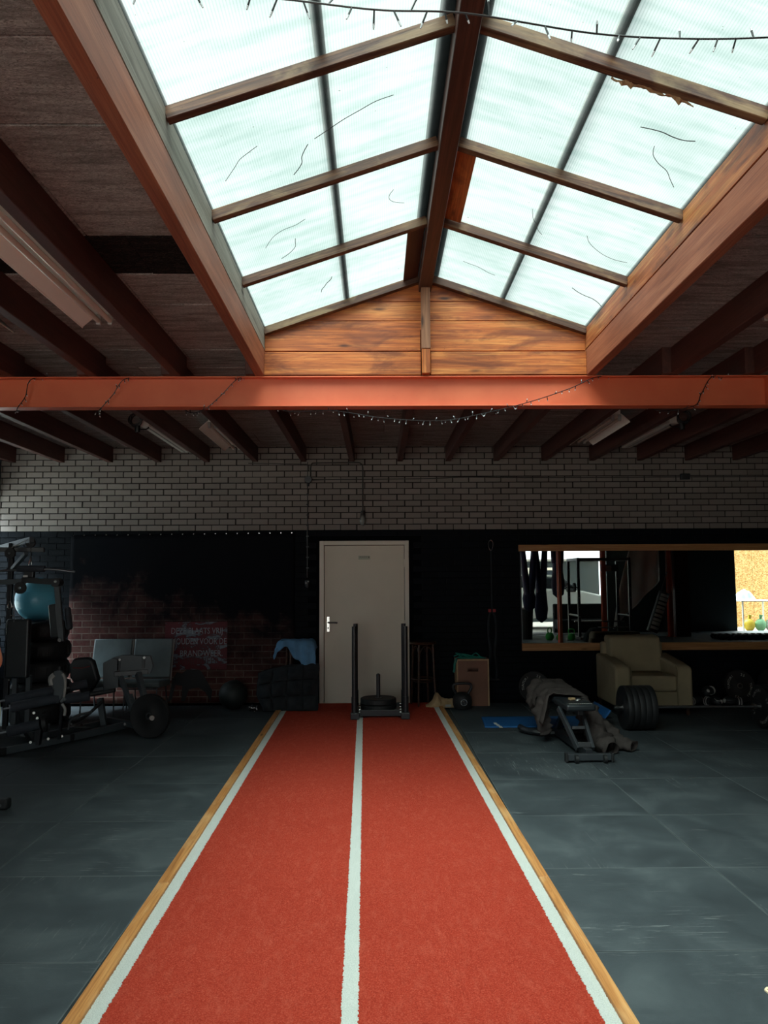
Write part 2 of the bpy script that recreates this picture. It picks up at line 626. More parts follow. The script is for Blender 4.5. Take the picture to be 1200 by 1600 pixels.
def mirror_mat():
    N = NT('mirror_glass')
    return N.base((.80, .86, .85, 1), .0, 1.0)
MIRROR = mirror_mat()

def banner_mat():
    """flat print: sooty brick wall fading to black"""
    N = NT('printed_brick_banner')
    co = N.coords()
    sx = N.n('ShaderNodeSeparateXYZ')
    N.l(co, sx.inputs[0])
    cb = N.n('ShaderNodeCombineXYZ')
    N.l(sx.outputs['X'], cb.inputs[0])
    N.l(sx.outputs['Z'], cb.inputs[1])
    br = N.n('ShaderNodeTexBrick')
    br.inputs['Scale'].default_value = 1.0
    br.inputs['Brick Width'].default_value = .235
    br.inputs['Row Height'].default_value = .082
    br.inputs['Mortar Size'].default_value = .006
    br.inputs['Color1'].default_value = lin(108, 56, 54)
    br.inputs['Color2'].default_value = lin(130, 88, 80)
    br.inputs['Mortar'].default_value = lin(160, 142, 130)
    N.l(cb.outputs[0], br.inputs['Vector'])
    n1 = N.noise(co, 2.6, 6, .65, .4)
    n3 = N.noise(co, 14, 4, .7)
    bc = N.mix(N.ramp(n3, [(.45, (0, 0, 0)), (.75, (.8, .8, .8))]), br.outputs['Color'], lin(132, 108, 96))
    # print: bricks show at lower left and fade into soot
    fade = N.math('SUBTRACT', 1.0, N.math('ADD', N.math('MULTIPLY', sx.outputs['Z'], .50), N.math('MULTIPLY', N.math('ADD', sx.outputs['X'], 1.48), .13)))
    m = N.ramp(N.math('ADD', fade, N.math('MULTIPLY', N.math('SUBTRACT', n1, .5), 1.0)), [(.12, (0, 0, 0)), (1.0, (.8, .8, .8))])
    soot = N.ramp(N.noise(co, 1.2, 4, .6), [(.3, lin(9, 12, 18)), (.7, lin(17, 18, 22))])
    col = N.mix(m, soot, bc)
    return N.base(col, .85, 0, .08)
BANNER = banner_mat()

def sign_mat():
    N = NT('printed_peeling_red_sign')
    co = N.coords()
    n1 = N.noise(N.coords((1.2, 1, 3)), 3.2, 6, .65, .7)
    col = N.ramp(n1, [(.49, lin(96, 22, 32)), (.515, lin(48, 16, 24)), (.53, lin(104, 114, 126)), (.75, lin(132, 142, 152))])
    col = N.mix(N.math('MULTIPLY', N.noise(co, 9, 5, .7), .7), col, lin(40, 24, 28))
    return N.base(col, .6, 0, .3)
SIGN = sign_mat()
# ================================================================== THE SETTING
XL, XR, YB, YR = -5.0, 12.4, 10.2, -3.2
ZP = 2.265                                   # top of the black painted band
PLASTER = plain('dark_grey_plaster', lin(70, 74, 78), .85, 0, var=.12, bump=.2)
DARKWALL = brick_mat('green_black_painted_wall', lin(30, 38, 40), lin(34, 44, 46), lin(38, 48, 50), .6, .5)

# ---- floor: slab with rubber mats laid on it
fl = struct(MB().bb(XL - .2, XR + .2, YR - .2, YB + .3, -.14, -.018).build('floor', CONCRETE))
MW = .956
mat_me = MB().bb(-MW / 2 + .0025, MW / 2 - .0025, -MW / 2 + .0025, MW / 2 - .0025, -.018, 0).mesh('rubber_mat', RUBBER_MAT)
def lay(x0, sgn, ncol, y0):
    for c in range(ncol):
        for r in range(-6, 8):
            y = y0 + r * MW + MW / 2
            if y + MW / 2 > YB + .25 or y < YR - .1: continue
            dup(mat_me, 'rubber_mat', fl, (x0 + sgn * (c + .5) * MW + random.uniform(-.002, .002), y, random.uniform(-.0025, .0)),
                (random.uniform(-.001, .001), random.uniform(-.001, .001), random.choice((0, PI / 2, PI, -PI / 2)) + random.uniform(-.0025, .0025)))
lay(-1.165, -1, 4, 3.405)
lay(.905, 1, 9, 3.454)
for x0, x1 in ((XL, -1.165 - 4 * MW), (.905 + 9 * MW, XR)):          # cut strips at the side walls, out of view
    MB().bb(x0, x1 - .003, YR, YB, -.018, -.002).build('rubber_strip', RUBBER_MAT, fl)
for r in range(2):
    y0 = 3.405 + 8 * MW
# ---- track
TR = thing('sprint_track', 'red turf sprint track with white lines and pine edging running to the door', 'track', (0, 0, 0), math.atan(.0152))
T0, T1 = -3.0, 10.12
MB().bb(-1.086, .967, T0, T1, -.017, .004).build('underlay', BLACKR, TR)
for x0, x1 in ((-.966, -.092), (-.03, .856)):
    m = MB()
    m.bb(x0 - .02, x1 + .02, T0, T1, .003, .0135)
    m.build('turf_lane', TURF_R, TR)
for x0, x1 in ((-1.028, -.966), (-.092, -.030), (.856, .917)):
    m = MB()
    n = 2600
    vs, fs = [], []
    for i in range(n + 1):
        y = T0 + (T1 - T0) * i / n
        j0, j1 = random.uniform(-.004, .004), random.uniform(-.004, .004)
        vs += [(x0 + j0, y, .0155), (x1 + j1, y, .0155), (x0 + j0, y, .004), (x1 + j1, y, .004)]
        if i:
            a, b = (i - 1) * 4, i * 4
            fs += [(a, a + 1, b + 1, b), (a + 2, a, b, b + 2), (a + 1, a + 3, b + 3, b + 1)]
    m.add(vs, fs)
    m.build('turf_line', TURF_W, TR)
for x0, x1 in ((-1.088, -1.028), (.917, .969)):
    y = T0
    while y < T1 - .1:
        L = min(2.4, T1 - y)
        me = MB().bb(-L / 2 + .0015, L / 2 - .0015, -(x1 - x0) / 2, (x1 - x0) / 2, 0, .030 + random.uniform(0, .002))
        me.build('edging_batten', W_PINE, TR, bevel=.002, seg=1, loc=((x0 + x1) / 2, y + L / 2, 0), rot=(0, 0, PI / 2))
        y += L

# ---- back wall: mortar core, every brick built
wb = struct(MB().bb(XL - .2, XR + .2, YB + .012, YB + .25, ZP, 3.6).build('wall_back', MORTAR_W))
struct_low = MB().bb(XL - .2, XR + .2, YB + .012, YB + .25, -.1, ZP).build('painted_band', MORTAR_D, wb)
BP, BH = .2145, .0798
bme = [MB().bb(-.1005 + random.uniform(-.002, .002), .1005 + random.uniform(-.002, .002), 0, .03, 0, .0665).mesh('brick', BRICK_W) for _ in range(4)]
cells = []
for r in range(15):
    for c in range(-24, 58):
        x = c * BP + (BP / 2 if r % 2 else 0) + .06
        z = ZP + r * BH
        if z > 3.42: continue
        cells.append((abs(x - .2) + (0 if -5.1 < x < 5.4 else 9), x, z, r))
cells.sort()
n_part = 0
rest = MB()
for d, x, z, r in cells:
    yy = YB + random.uniform(-.0025, .0025)
    if n_part < 300 and z < 3.2 and abs(x) < 5.3 and (n_part % 1 == 0):
        dup(random.choice(bme), 'brick', wb, (x + random.uniform(-.003, .003), yy, z + random.uniform(-.0015, .0015)), (0, random.uniform(-.006, .006), 0))
        n_part += 1
    else:
        a = random.uniform(-.003, .003)
        rest.bb(x - .1005 + a, x + .1005 + a, yy, yy + .03, z, z + .0665)
o = rest.build('brickwork', BRICK_W, wb); o['kind'] = 'stuff'
low = MB()
for r in range(1, 30):
    z = ZP - r * BH
    for c in range(-25, 58):
        x = c * BP + (BP / 2 if r % 2 else 0) + .06
        if x < XL or x > XR or z < 0: continue
        if -.80 < x + .102 and x - .102 < .47 and z < 2.13: continue
        if -4.0 < x < -1.25 and z < 2.1: continue
        yy = YB + random.uniform(-.002, .002)
        low.bb(x - .103, x + .103, yy, yy + .03, z, z + .0705)
o = low.build('painted_brickwork', BRICK_D, wb); o['kind'] = 'stuff'

# ---- the other walls
wl = MB()
wl.bb(XL - .2, XL, YR - .2, 8.7, -.1, 3.6).bb(XL - .2, XL, 10.185, YB + .02, -.1, 3.6).bb(XL - .2, XL, 8.7, 10.185, -.1, .9).bb(XL - .2, XL, 8.7, 10.185, 2.75, 3.6)
struct(wl.build('wall_left', PLASTER))
GLASS = NT('window_glass')
GLASS.t.nodes.remove(GLASS.b)
_tr = GLASS.n('ShaderNodeBsdfTransparent'); _gl = GLASS.n('ShaderNodeBsdfGlossy'); _mx = GLASS.n('ShaderNodeMixShader')
_tr.inputs['Color'].default_value = (.90, .96, 1, 1)
_gl.inputs['Roughness'].default_value = .05; _mx.inputs[0].default_value = .06
GLASS.l(_tr.outputs[0], _mx.inputs[1]); GLASS.l(_gl.outputs[0], _mx.inputs[2]); GLASS.l(_mx.outputs[0], GLASS.out.inputs['Surface'])
GLASS = GLASS.m
wf = MB()
for a in ((8.7, 8.74, .9, 2.75), (10.155, 10.185, .9, 2.75), (8.74, 10.155, .9, .95), (8.74, 10.155, 2.70, 2.75)):
    wf.bb(XL - .13, XL - .07, *a)
w1 = struct(wf.build('window_1', DOORF))
MB().bb(XL - .104, XL - .098, 8.74, 10.155, .95, 2.70).build('pane', GLASS, w1)
struct(MB().bb(XR, XR + .2, YR - .2, YB + .02, -.1, 3.6).build('wall_right', DARKWALL))
wr = MB()
wr.bb(XL - .2, -4.6, YR - .2, YR, -.1, 3.6).bb(.2, 4.25, YR - .2, YR, -.1, 3.6).bb(-4.6, .2, YR - .2, YR, 2.8, 3.6).bb(7.05, 11.0, YR - .2, YR, -.1, 3.6).bb(12.3, XR, YR - .2, YR, -.1, 3.6)  # the wide left opening is unseen, added and sized for fill light
wr.bb(4.25, 7.05, YR - .2, YR, 2.85, 3.6).bb(11.0, 12.3, YR - .2, YR, 2.6, 3.6)
struct(wr.build('wall_rear', DARKWALL))

gd = struct(MB().bb(-40, 45, -60, YR - .2, -.2, -.06).bb(-40, XL - .2, YR - .2, 40, -.2, -.06).build('ground', PAVE))  # left stretch added so sunlit paving bounces light through the window

# ---- ceiling: slab, woodwool boards, joists
SX0, SX1, SY0, SY1 = -.905, 1.685, -1.45, 5.93          # skylight opening
sl = MB()
sl.bb(XL - .2, SX0, YR - .2, YB + .25, 3.42, 3.58).bb(SX1, XR + .2, YR - .2, YB + .25, 3.42, 3.58)
sl.bb(SX0, SX1, SY1, YB + .25, 3.42, 3.58).bb(SX0, SX1, YR - .2, SY0, 3.42, 3.58)
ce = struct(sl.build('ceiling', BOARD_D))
BW = .494
y = 2.39 - 5 * BW
rows = []
while y < YB:
    rows.append(y); y += BW
def boards(x0, x1, y, dark, cut=0.0):
    x = x0
    first = True
    while x < x1 - .05:
        L = min((random.choice((.9, 1.4)) if first else 2.1), x1 - x)
        first = False
        y1 = min(y + BW, YB + .01)
        me = MB().bb(-L / 2, L / 2 - .003, -BW / 2 + .004 + cut, (y1 - y) - BW / 2 - .004, 0, .032)
        me.build('woodwool_board', BOARD_D if dark else BOARD, ce, loc=(x + L / 2, y + BW / 2, 3.386 + random.uniform(0, .006)), bevel=.004, seg=1)
        x += L
for i, y in enumerate(rows):
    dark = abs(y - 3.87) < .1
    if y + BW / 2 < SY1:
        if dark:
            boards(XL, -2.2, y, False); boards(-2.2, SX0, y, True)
        else:
            boards(XL, SX0, y, False)
        boards(SX1, 5.9, y, False)
    elif y < SY1:
        boards(XL, SX0, y, False); boards(SX0, SX1, y, False, SY1 + .035 - y); boards(SX1, 5.9, y, False)
    else:
        boards(XL, 5.9, y, False)
MB().bb(5.9, XR, YR, YB, 3.39, 3.42).build('woodwool_panel', BOARD, ce)
MB().bb(XL, SX0, YR, rows[0], 3.39, 3.42).build('woodwool_panel', BOARD, ce)
JS, JW = .645, .070
def joist(xr, y0, y1, mat, name='joist'):
    L = y1 - y0
    MB().bb(-L / 2, L / 2, -JW / 2, JW / 2, 3.18, 3.387).build(name, mat, ce, loc=(xr - JW / 2, (y0 + y1) / 2, 0), rot=(0, 0, PI / 2), bevel=.004, seg=1)
for i in range(-7, 21):
    xf, xb = -.866 + JS * i, -.936 + JS * i
    if XL < xf - JW and xf < XR and i not in (1, 2, 3):
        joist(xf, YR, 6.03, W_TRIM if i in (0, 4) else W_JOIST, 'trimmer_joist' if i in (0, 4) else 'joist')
    if XL < xb - JW and xb < XR:
        joist(xb, 5.80 if i not in (1, 2, 3, 4) else 5.965, YB, W_JOIST)

# ---- red steel beam (I section) with column
bm_ = thing('steel_beam', 'red painted steel I-beam carrying the ceiling joists across the room', 'beam', (0, 5.91, 2.94))
b1 = MB(); b1.bb(XL, XR, -.06, .06, .229, .239); b1.build('top_flange', STEEL_RED, bm_, bevel=.002, seg=1)
b1 = MB(); b1.bb(XL, XR, -.06, .06, 0, .010); b1.build('bottom_flange', STEEL_RED, bm_, bevel=.002, seg=1)
b1 = MB(); b1.bb(XL, XR, -.0035, .0035, .010, .229); b1.build('web', STEEL_RED, bm_)
for x in (3.06, -4.9, 7.9):
    MB().bb(x, x + .012, -.058, .058, .010, .229).build('stiffener_plate', STEEL_RED, bm_)
def column(x, y, z1, lab, w=.06):
    c = thing('steel_column', lab, 'column', (x, y, 0))
    MB().bb(-w, w, -.07, -.061, 0, z1).build('flange', STEEL_RED, c)
    MB().bb(-w, w, .061, .07, 0, z1).build('flange', STEEL_RED, c)
    MB().bb(-.004, .004, -.061, .061, 0, z1).build('web', STEEL_RED, c)
    MB().bb(-.1, .1, -.1, .1, 0, .012).build('base_plate', STEEL_RED, c)
column(3.42, 5.91, 2.94, 'red steel column under the long beam, seen only in the mirror', .028)
column(6.3, -1.05, 3.18, 'red steel column beside the squat rack in the mirror')
column(8.12, -1.0, 3.18, 'orange red steel post behind the hanging punch bag in the mirror')

# ================================================================== SKYLIGHT
XRG, HALF, ZR, SLOPE = .39, 1.25, 4.0, .345
ang = math.atan(SLOPE)
SK = thing('skylight', 'gabled roof skylight with ribbed translucent panes and timber rafters', 'skylight', (0, 0, 3.18))
def sk_local(o):
    o.location.z -= 3.18
    return o
def board(name, p0, p1, w, h, mat, up=(0, 0, 1), parent=None, bevel=.003):
    """timber with its grain along p0-p1; w across, h along up"""
    p0, p1 = Vector(p0), Vector(p1)
    d = p1 - p0
    L = d.length
    d.normalize()
    up = Vector(up)
    y = up.cross(d).normalized()
    z = d.cross(y).normalized()
    m = Matrix((d, y, z)).transposed().to_4x4()
    m.translation = (p0 + p1) / 2
    o = MB().bb(-L / 2, L / 2, -w / 2, w / 2, -h / 2, h / 2).build(name, mat, None, bevel=bevel, seg=1)
    if parent:
        o.parent = parent
        m = Matrix.Translation(-Vector(parent.location)) @ m
    o.matrix_local = m
    return o
YG = 5.905
board('ridge_beam', (XRG, SY0, 3.93), (XRG, YG - .005, 3.93), .098, .125, W_RIDGE, parent=SK)
# kerb boards on the long sides
board('kerb_board', (-.888, SY0, 3.478), (-.888, YG - .02, 3.478), .04, .165, W_GREY, parent=SK)
board('kerb_board', (1.667, SY0, 3.478), (1.667, YG - .02, 3.478), .04, .165, W_CURB, parent=SK)
board('kerb_lining', (-.900, SY0, 3.392), (-.900, YG, 3.392), .02, .03, W_JOIST, parent=SK)
board('kerb_lining', (1.680, SY0, 3.392), (1.680, YG, 3.392), .02, .03, W_JOIST, parent=SK)
RY = [5.86, 4.87, 3.96, 3.06, 2.16, 1.26, .36, -.54, -1.42]
for y in RY:
    for s in (-1, 1):
        dep = .058
        p0 = Vector((XRG + s * 1.262, y, ZR - SLOPE * 1.262 - dep / 2))
        p1 = Vector((XRG + s * .05, y, ZR - SLOPE * .05 - dep / 2))
        board('rafter', p0, p1, .048 if y < 5.8 else .055, dep, W_RAFT, up=(s * SLOPE, 0, 1), parent=SK)
# flat liner strips under the glass beside the ridge
for s, ya, yb in ((1, 3.99, 4.84), (-1, 4.90, 5.83)):
    p0 = Vector((XRG + s * .115, ya, ZR - SLOPE * .115 - .012)); p1 = Vector((XRG + s * .115, yb, ZR - SLOPE * .115 - .012))
    board('liner_strip', p0, p1, .12, .012, W_ORANGE if s > 0 else W_RIDGE, up=(s * SLOPE, 0, 1), parent=SK)
# panes: one ribbed sheet per bay and side
for i in range(len(RY) - 1):
    for s in (-1, 1):
        y1, y0 = RY[i], RY[i + 1]
        if i == 0: y1 = 5.93
        half_l = (HALF + .05) / math.cos(ang) / 2
        m = MB().bb(-half_l, half_l, -(y1 - y0) / 2 + .003, (y1 - y0) / 2 - .003, 0, .008)
        o = m.build('pane', PANE, SK)
        cx = (HALF + .05) / 2
        o.location = (XRG + s * cx, (y0 + y1) / 2, ZR - SLOPE * cx + .002 - 3.18)
        o.rotation_euler = (0, s * ang, 0)
# purlins above the glass and the ridge capping
for s in (-1, 1):
    cx = .62
    board('purlin', (XRG + s * cx, SY0, ZR - SLOPE * cx + .045), (XRG + s * cx, 5.95, ZR - SLOPE * cx + .045), .042, .04, W_GREY, up=(s * SLOPE, 0, 1), parent=SK)
    cx = .13
    board('ridge_capping', (XRG + s * cx * .5, SY0 - .1, ZR - SLOPE * cx * .5 + .035), (XRG + s * cx * .5, 6.0, ZR - SLOPE * cx * .5 + .035), .10, .008, GALV, up=(s * SLOPE, 0, 1), parent=SK)
    cx = 1.29
    board('eave_flashing', (XRG + s * cx, SY0 - .1, ZR - SLOPE * cx + .02), (XRG + s * cx, 6.0, ZR - SLOPE * cx + .02), .07, .006, GALV, up=(s * SLOPE, 0, 1), parent=SK)
# gable end: boards and planks
def gable_piece(name, poly, y, th, mat):
    cx = sum(p[0] for p in poly) / len(poly)
    cz = sum(p[1] for p in poly) / len(poly)
    m = MB().prism([(p[0] - cx, p[1] - cz) for p in poly], (0, 1, 0), th)
    o = m.build(name, mat, SK, bevel=.003, seg=1)
    o.location = (cx, y, cz - 3.18)
PX0, PX1 = .352, .428
for x0, x1 in ((-.866, PX0), (PX1, 1.644)):
    gable_piece('end_board', [(x0, 3.186), (x1, 3.186), (x1, 3.368), (x0, 3.368)], 5.846, .05, W_ORANGE)
for x0, x1 in ((-.868, PX0), (PX1, 1.648)):
    gable_piece('end_board', [(x0, 3.384), (x1, 3.386), (x1, 3.556), (x0, 3.556)], 5.880, .035, W_ORANGE)
def zr(x): return ZR - .01 - SLOPE * abs(x - XRG)
for z0, z1 in ((3.557, 3.630), (3.634, 3.786), (3.790, 3.930), (3.934, 3.985)):
    for s in (-1, 1):
        e0 = (ZR - .01 - z0) / SLOPE
        e1 = max((ZR - .01 - z1) / SLOPE, .02)
        xa, xb, xc = XRG + s * .02, XRG + s * min(e0, 1.255), XRG + s * min(e1, 1.255)
        poly = [(xa, z0), (xb, z0), (xc, z1), (xa, z1)]
        gable_piece('gable_plank', poly if s > 0 else poly[::-1], 5.892 + random.uniform(0, .004), .03, W_ORANGE)
board('gable_shade_backing', (-.9, 5.930, 3.40), (1.68, 5.930, 3.40), .02, .40, W_RIDGE, parent=SK)  # dark strip put behind the board gap to give it a shadow line
board('king_post', (XRG, 5.832, 3.38), (XRG, 5.832, 3.868), .068, .076, W_POST, up=(0, 1, 0), parent=SK)
board('king_post_foot', (XRG, 5.834, 3.186), (XRG, 5.834, 3.379), .064, .074, W_ORANGE, up=(0, 1, 0), parent=SK)
# far (hidden) gable closing the near end
MB().prism([(-.9, 3.4), (1.68, 3.4), (1.68, 3.56), (XRG, 4.0), (-.9, 3.56)], (0, -1, 0), .03, (0, SY0, -3.18)).build('gable_panel', W_ORANGE, SK)
# torn flap of sealing strip hanging from one rafter
m = MB()
def flap(u, v):
    x = XRG + .62 + u * .34
    z = ZR - SLOPE * (x - XRG) - .056 - v * (.006 + .022 * max(0, math.sin(u * 9 + 1.5 * math.sin(u * 23))) ** 2)
    return (x, 3.085 + .012 * math.sin(u * 20 + v * 4), z - 3.18)
m.grid(26, 4, flap)
m.build('torn_seal', PAPER, SK, solid=.002)

# dry twigs and cobweb strands caught under the sheets
_tr = random.Random(11)
for s, cx, y, L, a in ((-1, .95, 3.50, .34, .6), (-1, .72, 3.62, .30, 1.1), (-1, .80, 4.35, .42, .35), (-1, .88, 4.55, .30, 1.9), (-1, .30, 3.45, .5, .1), (-1, .28, 4.35, .3, 1.3), (-1, .70, 5.30, .28, 1.5),
                       (1, .95, 3.50, .4, 1.0), (1, .85, 3.40, .3, .2), (1, .90, 4.50, .45, .9), (1, .55, 4.40, .35, 1.3), (1, 1.0, 5.25, .35, .7), (1, .25, 5.40, .3, .4)):
    pts = []
    x, yy = cx, y
    for k in range(6):
        pts.append((XRG + s * x, yy, ZR - SLOPE * x - .008 - 3.18))
        a += _tr.uniform(-.45, .45)
        x += L / 6 * math.cos(a); yy += L / 6 * math.sin(a)
    MB().tube(bez(pts, 4), _tr.uniform(.0012, .0024), 5).build('twig', CABLE, SK)
# ================================================================== ON THE BACK WALL
# ---- door
m = MB().bb(-.684, .364, 10.155, 10.195, .012, 2.052)
dr = struct(m.build('door_1', DOORP, bevel=.003, seg=1))
fm = MB()
fm.bb(-.750, -.690, 10.12, 10.215, 0, 2.115).bb(.370, .425, 10.12, 10.215, 0, 2.115).bb(-.690, .370, 10.12, 10.215, 2.058, 2.115)
fm.build('door_frame', DOORF, dr, bevel=.004, seg=1)
MB().bb(-.690, .370, 10.13, 10.21, 0, .012).build('threshold', DOORF, dr)
o = MB().bb(-.656, -.618, 10.148, 10.156, .925, 1.125).build('handle_plate', CHROME, dr, bevel=.003)
MB().cyl((-.637, 10.15, 1.048), (-.637, 10.105, 1.048), .009).tube([(-.637, 10.105, 1.048), (-.60, 10.102, 1.048), (-.55, 10.104, 1.046), (-.515, 10.112, 1.043)], .010).build('lever', STEELD, o, smooth=True)
MB().cyl((-.637, 10.15, .975), (-.637, 10.143, .975), .010).build('keyhole', BLACKM, o)
for z in (.25, 1.02, 1.82):
    MB().cyl((.368, 10.148, z - .05), (.368, 10.148, z + .05), .009).build('hinge', DOORF, dr)
o = MB().bb(-.24, -.085, 10.150, 10.155, 1.868, 1.918).build('door_plate', PLYE, dr)
o.data.materials[0] = plain('pale_green_plate', lin(168, 170, 150), .5, 0, var=.05)
m = MB()
for x in [-.226 + k * .0125 for k in range(9)]:
    m.bb(x, x + .009, 10.1485, 10.150, 1.903, 1.908).bb(x + .001, x + .008, 10.1485, 10.150, 1.892, 1.897)
m.build('plate_print', BLACKM, o)
MB().bb(-.108, -.096, 10.1485, 10.150, 1.890, 1.909).build('plate_mark', plain('brown_mark', lin(60, 40, 28), .6), o)

# ---- wall mirror
mi = thing('wall_mirror', 'long wall mirror between two pine rails above the armchair', 'mirror', (1.9, 10.19, .665))
for i, (a, b) in enumerate(((.012, 2.0), (2.004, 4.0))):
    MB().bb(a, b, -.022, -.012, .09, 1.33).build('mirror_pane', MIRROR, mi)
MB().bb(0.0, 4.0, -.010, 0, .05, 1.36).build('backing_board', BLACKM, mi)
for z0, z1, x0, nm in ((1.302, 1.388, -.02, 'top_rail'), (0, .098, 0, 'bottom_rail')):
    o = MB().bb(-2.0, 2.02, -.028, .028, -(z1 - z0) / 2, (z1 - z0) / 2).build(nm, W_FRAME, mi, bevel=.003, seg=1)
    o.location = (x0 + 2.0, -.03, (z0 + z1) / 2)

# ---- printed banner
bn = thing('printed_banner', 'dark wall banner printed with sooty red bricks and a peeling red sign', 'banner', (-2.56, 10.168, .02))
def bsheet(u, v):
    x = -1.47 + u * 2.95
    top = 2.19 + .024 * u
    return (x, .006 * nz(u * 5, v * 2.5, 3) + .004 * nz(u * 14, v * 3, 7), v * top)
o = MB().grid(60, 30, bsheet).build('printed_sheet', BANNER, bn, smooth=60)
md = o.modifiers.new('s', 'SOLIDIFY'); md.thickness = .003; md.offset = 1
for k in range(21):
    x = -1.44 + k * 2.88 / 20
    MB().cyl((x, -.008, 2.182 + .024 * k / 20), (x, -.016, 2.182 + .024 * k / 20), .011, .007, 10).build('eyelet', CHROME, bn, smooth=True)
sg = MB().bb(-.205, .605, -.0125, -.0115, .43, 1.045).build('printed_sign', SIGN, bn)
SERIF = plain('worn_white_print', lin(124, 130, 138), .6, 0, var=.35, vscale=30)
DKRED = plain('dark_red_print', lin(64, 14, 22), .6, 0, var=.3, vscale=20)
def wall_text(txt, x, z, size, mat, parent, sx=1.0, sy=1.0, y=-.0135, spacing=1.0):
    vs, fs = text_mb(txt, size, (sx, sy), spacing)
    MB().add([(v[0] + x, y, v[1] + z) for v in vs], fs).build('lettering', mat, parent)
wall_text('VRIJHOUDEN', .20, .73, .17, DKRED, sg, .62, 1.1, -.013)
wall_text('BRANDWEER', .20, .535, .14, DKRED, sg, .72, 1.0, -.013)
wall_text('DEZE PLAATS VRIJ', .21, .925, .098, SERIF, sg, .86, 1.15, -.0138)
wall_text('HOUDEN VOOR DE', .24, .79, .098, SERIF, sg, .82, 1.15, -.0138)
wall_text('BRANDWEER.', .27, .635, .098, SERIF, sg, .92, 1.15, -.0138)
PRINTD = plain('black_print', lin(15, 16, 18), .6, 0, var=.2)
MB().prism([(-.15, .02), (-.10, .30), (-.04, .40), (.02, .38), (.10, .44), (-.02, .56), (.08, .54), (.28, .40), (.42, .16), (.40, .02), (.33, .14), (.24, .2), (.12, .18), (.07, .03), (.02, .03), (.03, .22), (-.06, .24), (-.10, .05)], (0, -1, 0), .0012, (0, -.011, 0)).build('printed_silhouette', PRINTD, bn)

# ---- conduit, cable runs, switch box and wall lamp
YC = 10.182
cd = thing('electrical_conduit', 'thin grey conduit run with arched pipe above the cream door', 'conduit', (-.906, YC, 2.935))
MB().tube(bez([(.03, 0, .05), (.03, 0, .16), (.045, 0, .215), (.10, 0, .225), (.35, 0, .227), (.64, 0, .228), (.70, 0, .215), (.725, 0, .16), (.726, 0, -.1), (.726, 0, -.44)], 6), .009, 8).build('arched_pipe', GALV, cd, smooth=True)
MB().tube([(-.01, 0, .24), (-.01, 0, -1.3)], .006, 6).build('drop_cable', GALV, cd)
MB().tube(bez([(.05, 0, 0), (.8, 0, .004), (1.6, 0, .01), (2.1, 0, .028), (2.9, 0, .018), (4.0, 0, .016), (5.0, 0, .02), (6.6, 0, .02)], 6), .007, 6).build('wall_cable', GALV, cd)
MB().tube([(-.8, 0, .225), (-.02, 0, .21)], .006, 6).build('branch_cable', GALV, cd)
for k in range(8):
    MB().bb(-.024, .006, -.012, .004, -.2 - k * .14, -.185 - k * .14).build('cable_clip', BLACKM, cd)
o = MB().cyl((0, .01, 0), (0, -.045, 0), .052, .046, 20).build('junction_box', BLACKM, cd, smooth=True)
MB().cyl((0, -.02, -.05), (0, -.02, -.09), .016).build('cable_gland', BLACKM, o, smooth=True)
o = MB().bb(4.98, 5.10, -.05, .01, -.02, .06).build('junction_box', BLACKM, cd, bevel=.008)
o = MB().lathe([(.0, -.07), (.022, -.066), (.032, -.03), (.034, 0), (.03, .02), (.0, .03)], (-.006, -.03, -1.36), None, 16).build('plug_socket', BLACKM, cd, smooth=True)
MB().sphere((-.02, -.058, -1.37), .012, 8, 6).sphere((.01, -.06, -1.35), .010, 8, 6).build('plug_pin', GREYPR, o)
wl_ = thing('wall_lamp', 'small caged glass wall lamp at the end of the arched pipe', 'lamp', (-.18, YC - .03, 2.40))
MB().cyl((0, 0, .05), (0, 0, .115), .034, .026, 16).build('lamp_socket', GALV, wl_, smooth=True)
MB().lathe([(.0, -.075), (.022, -.068), (.038, -.03), (.038, .0), (.028, .05)], (0, 0, 0), None, 16).build('glass_bulb', BULBG, wl_, smooth=True)
m = MB()
for k in range(5):
    a = 2 * PI * k / 5
    m.tube([(.036 * math.cos(a), .036 * math.sin(a), .06), (.046 * math.cos(a), .046 * math.sin(a), 0), (.036 * math.cos(a), .036 * math.sin(a), -.06), (0, 0, -.088)], .0028, 5)
m.build('wire_cage', STEELD, wl_)

# ---- suspension strap hanging beside the mirror
st = thing('suspension_strap', 'black suspension training strap hanging from a carabiner beside the mirror', 'strap', (1.515, 10.17, 2.07))
MB().tube(bez([(0, 0, .05), (.028, 0, .02), (.026, 0, -.05), (0, 0, -.09), (-.026, 0, -.05), (-.028, 0, .02), (0, 0, .05)], 5), .006, 6).build('carabiner', CHROME, st, smooth=True)
MB().bb(-.009, .009, -.004, .003, -.92, -.08).build('webbing', BLACKF, st)
for x0 in (-.05, .012):
    MB().bb(x0, x0 + .038, -.02, .008, -.90, -.86).build('red_buckle', REDP, st, bevel=.004)
for s in (-1, 1):
    MB().tube(bez([(s * .02, 0, -.9), (s * .045, -.01, -1.0), (s * .05, -.01, -1.2), (s * .03, -.01, -1.4), (s * .045, -.01, -1.6), (s * .05, -.01, -1.7), (s * .03, -.01, -1.76)], 6), .018, 6).build('loop', BLACKF, st, smooth=True)
    MB().cyl((s * .03 - .05, -.012, -1.77), (s * .03 + .05, -.012, -1.77), .016).build('grip', BLACKR, st, smooth=True)

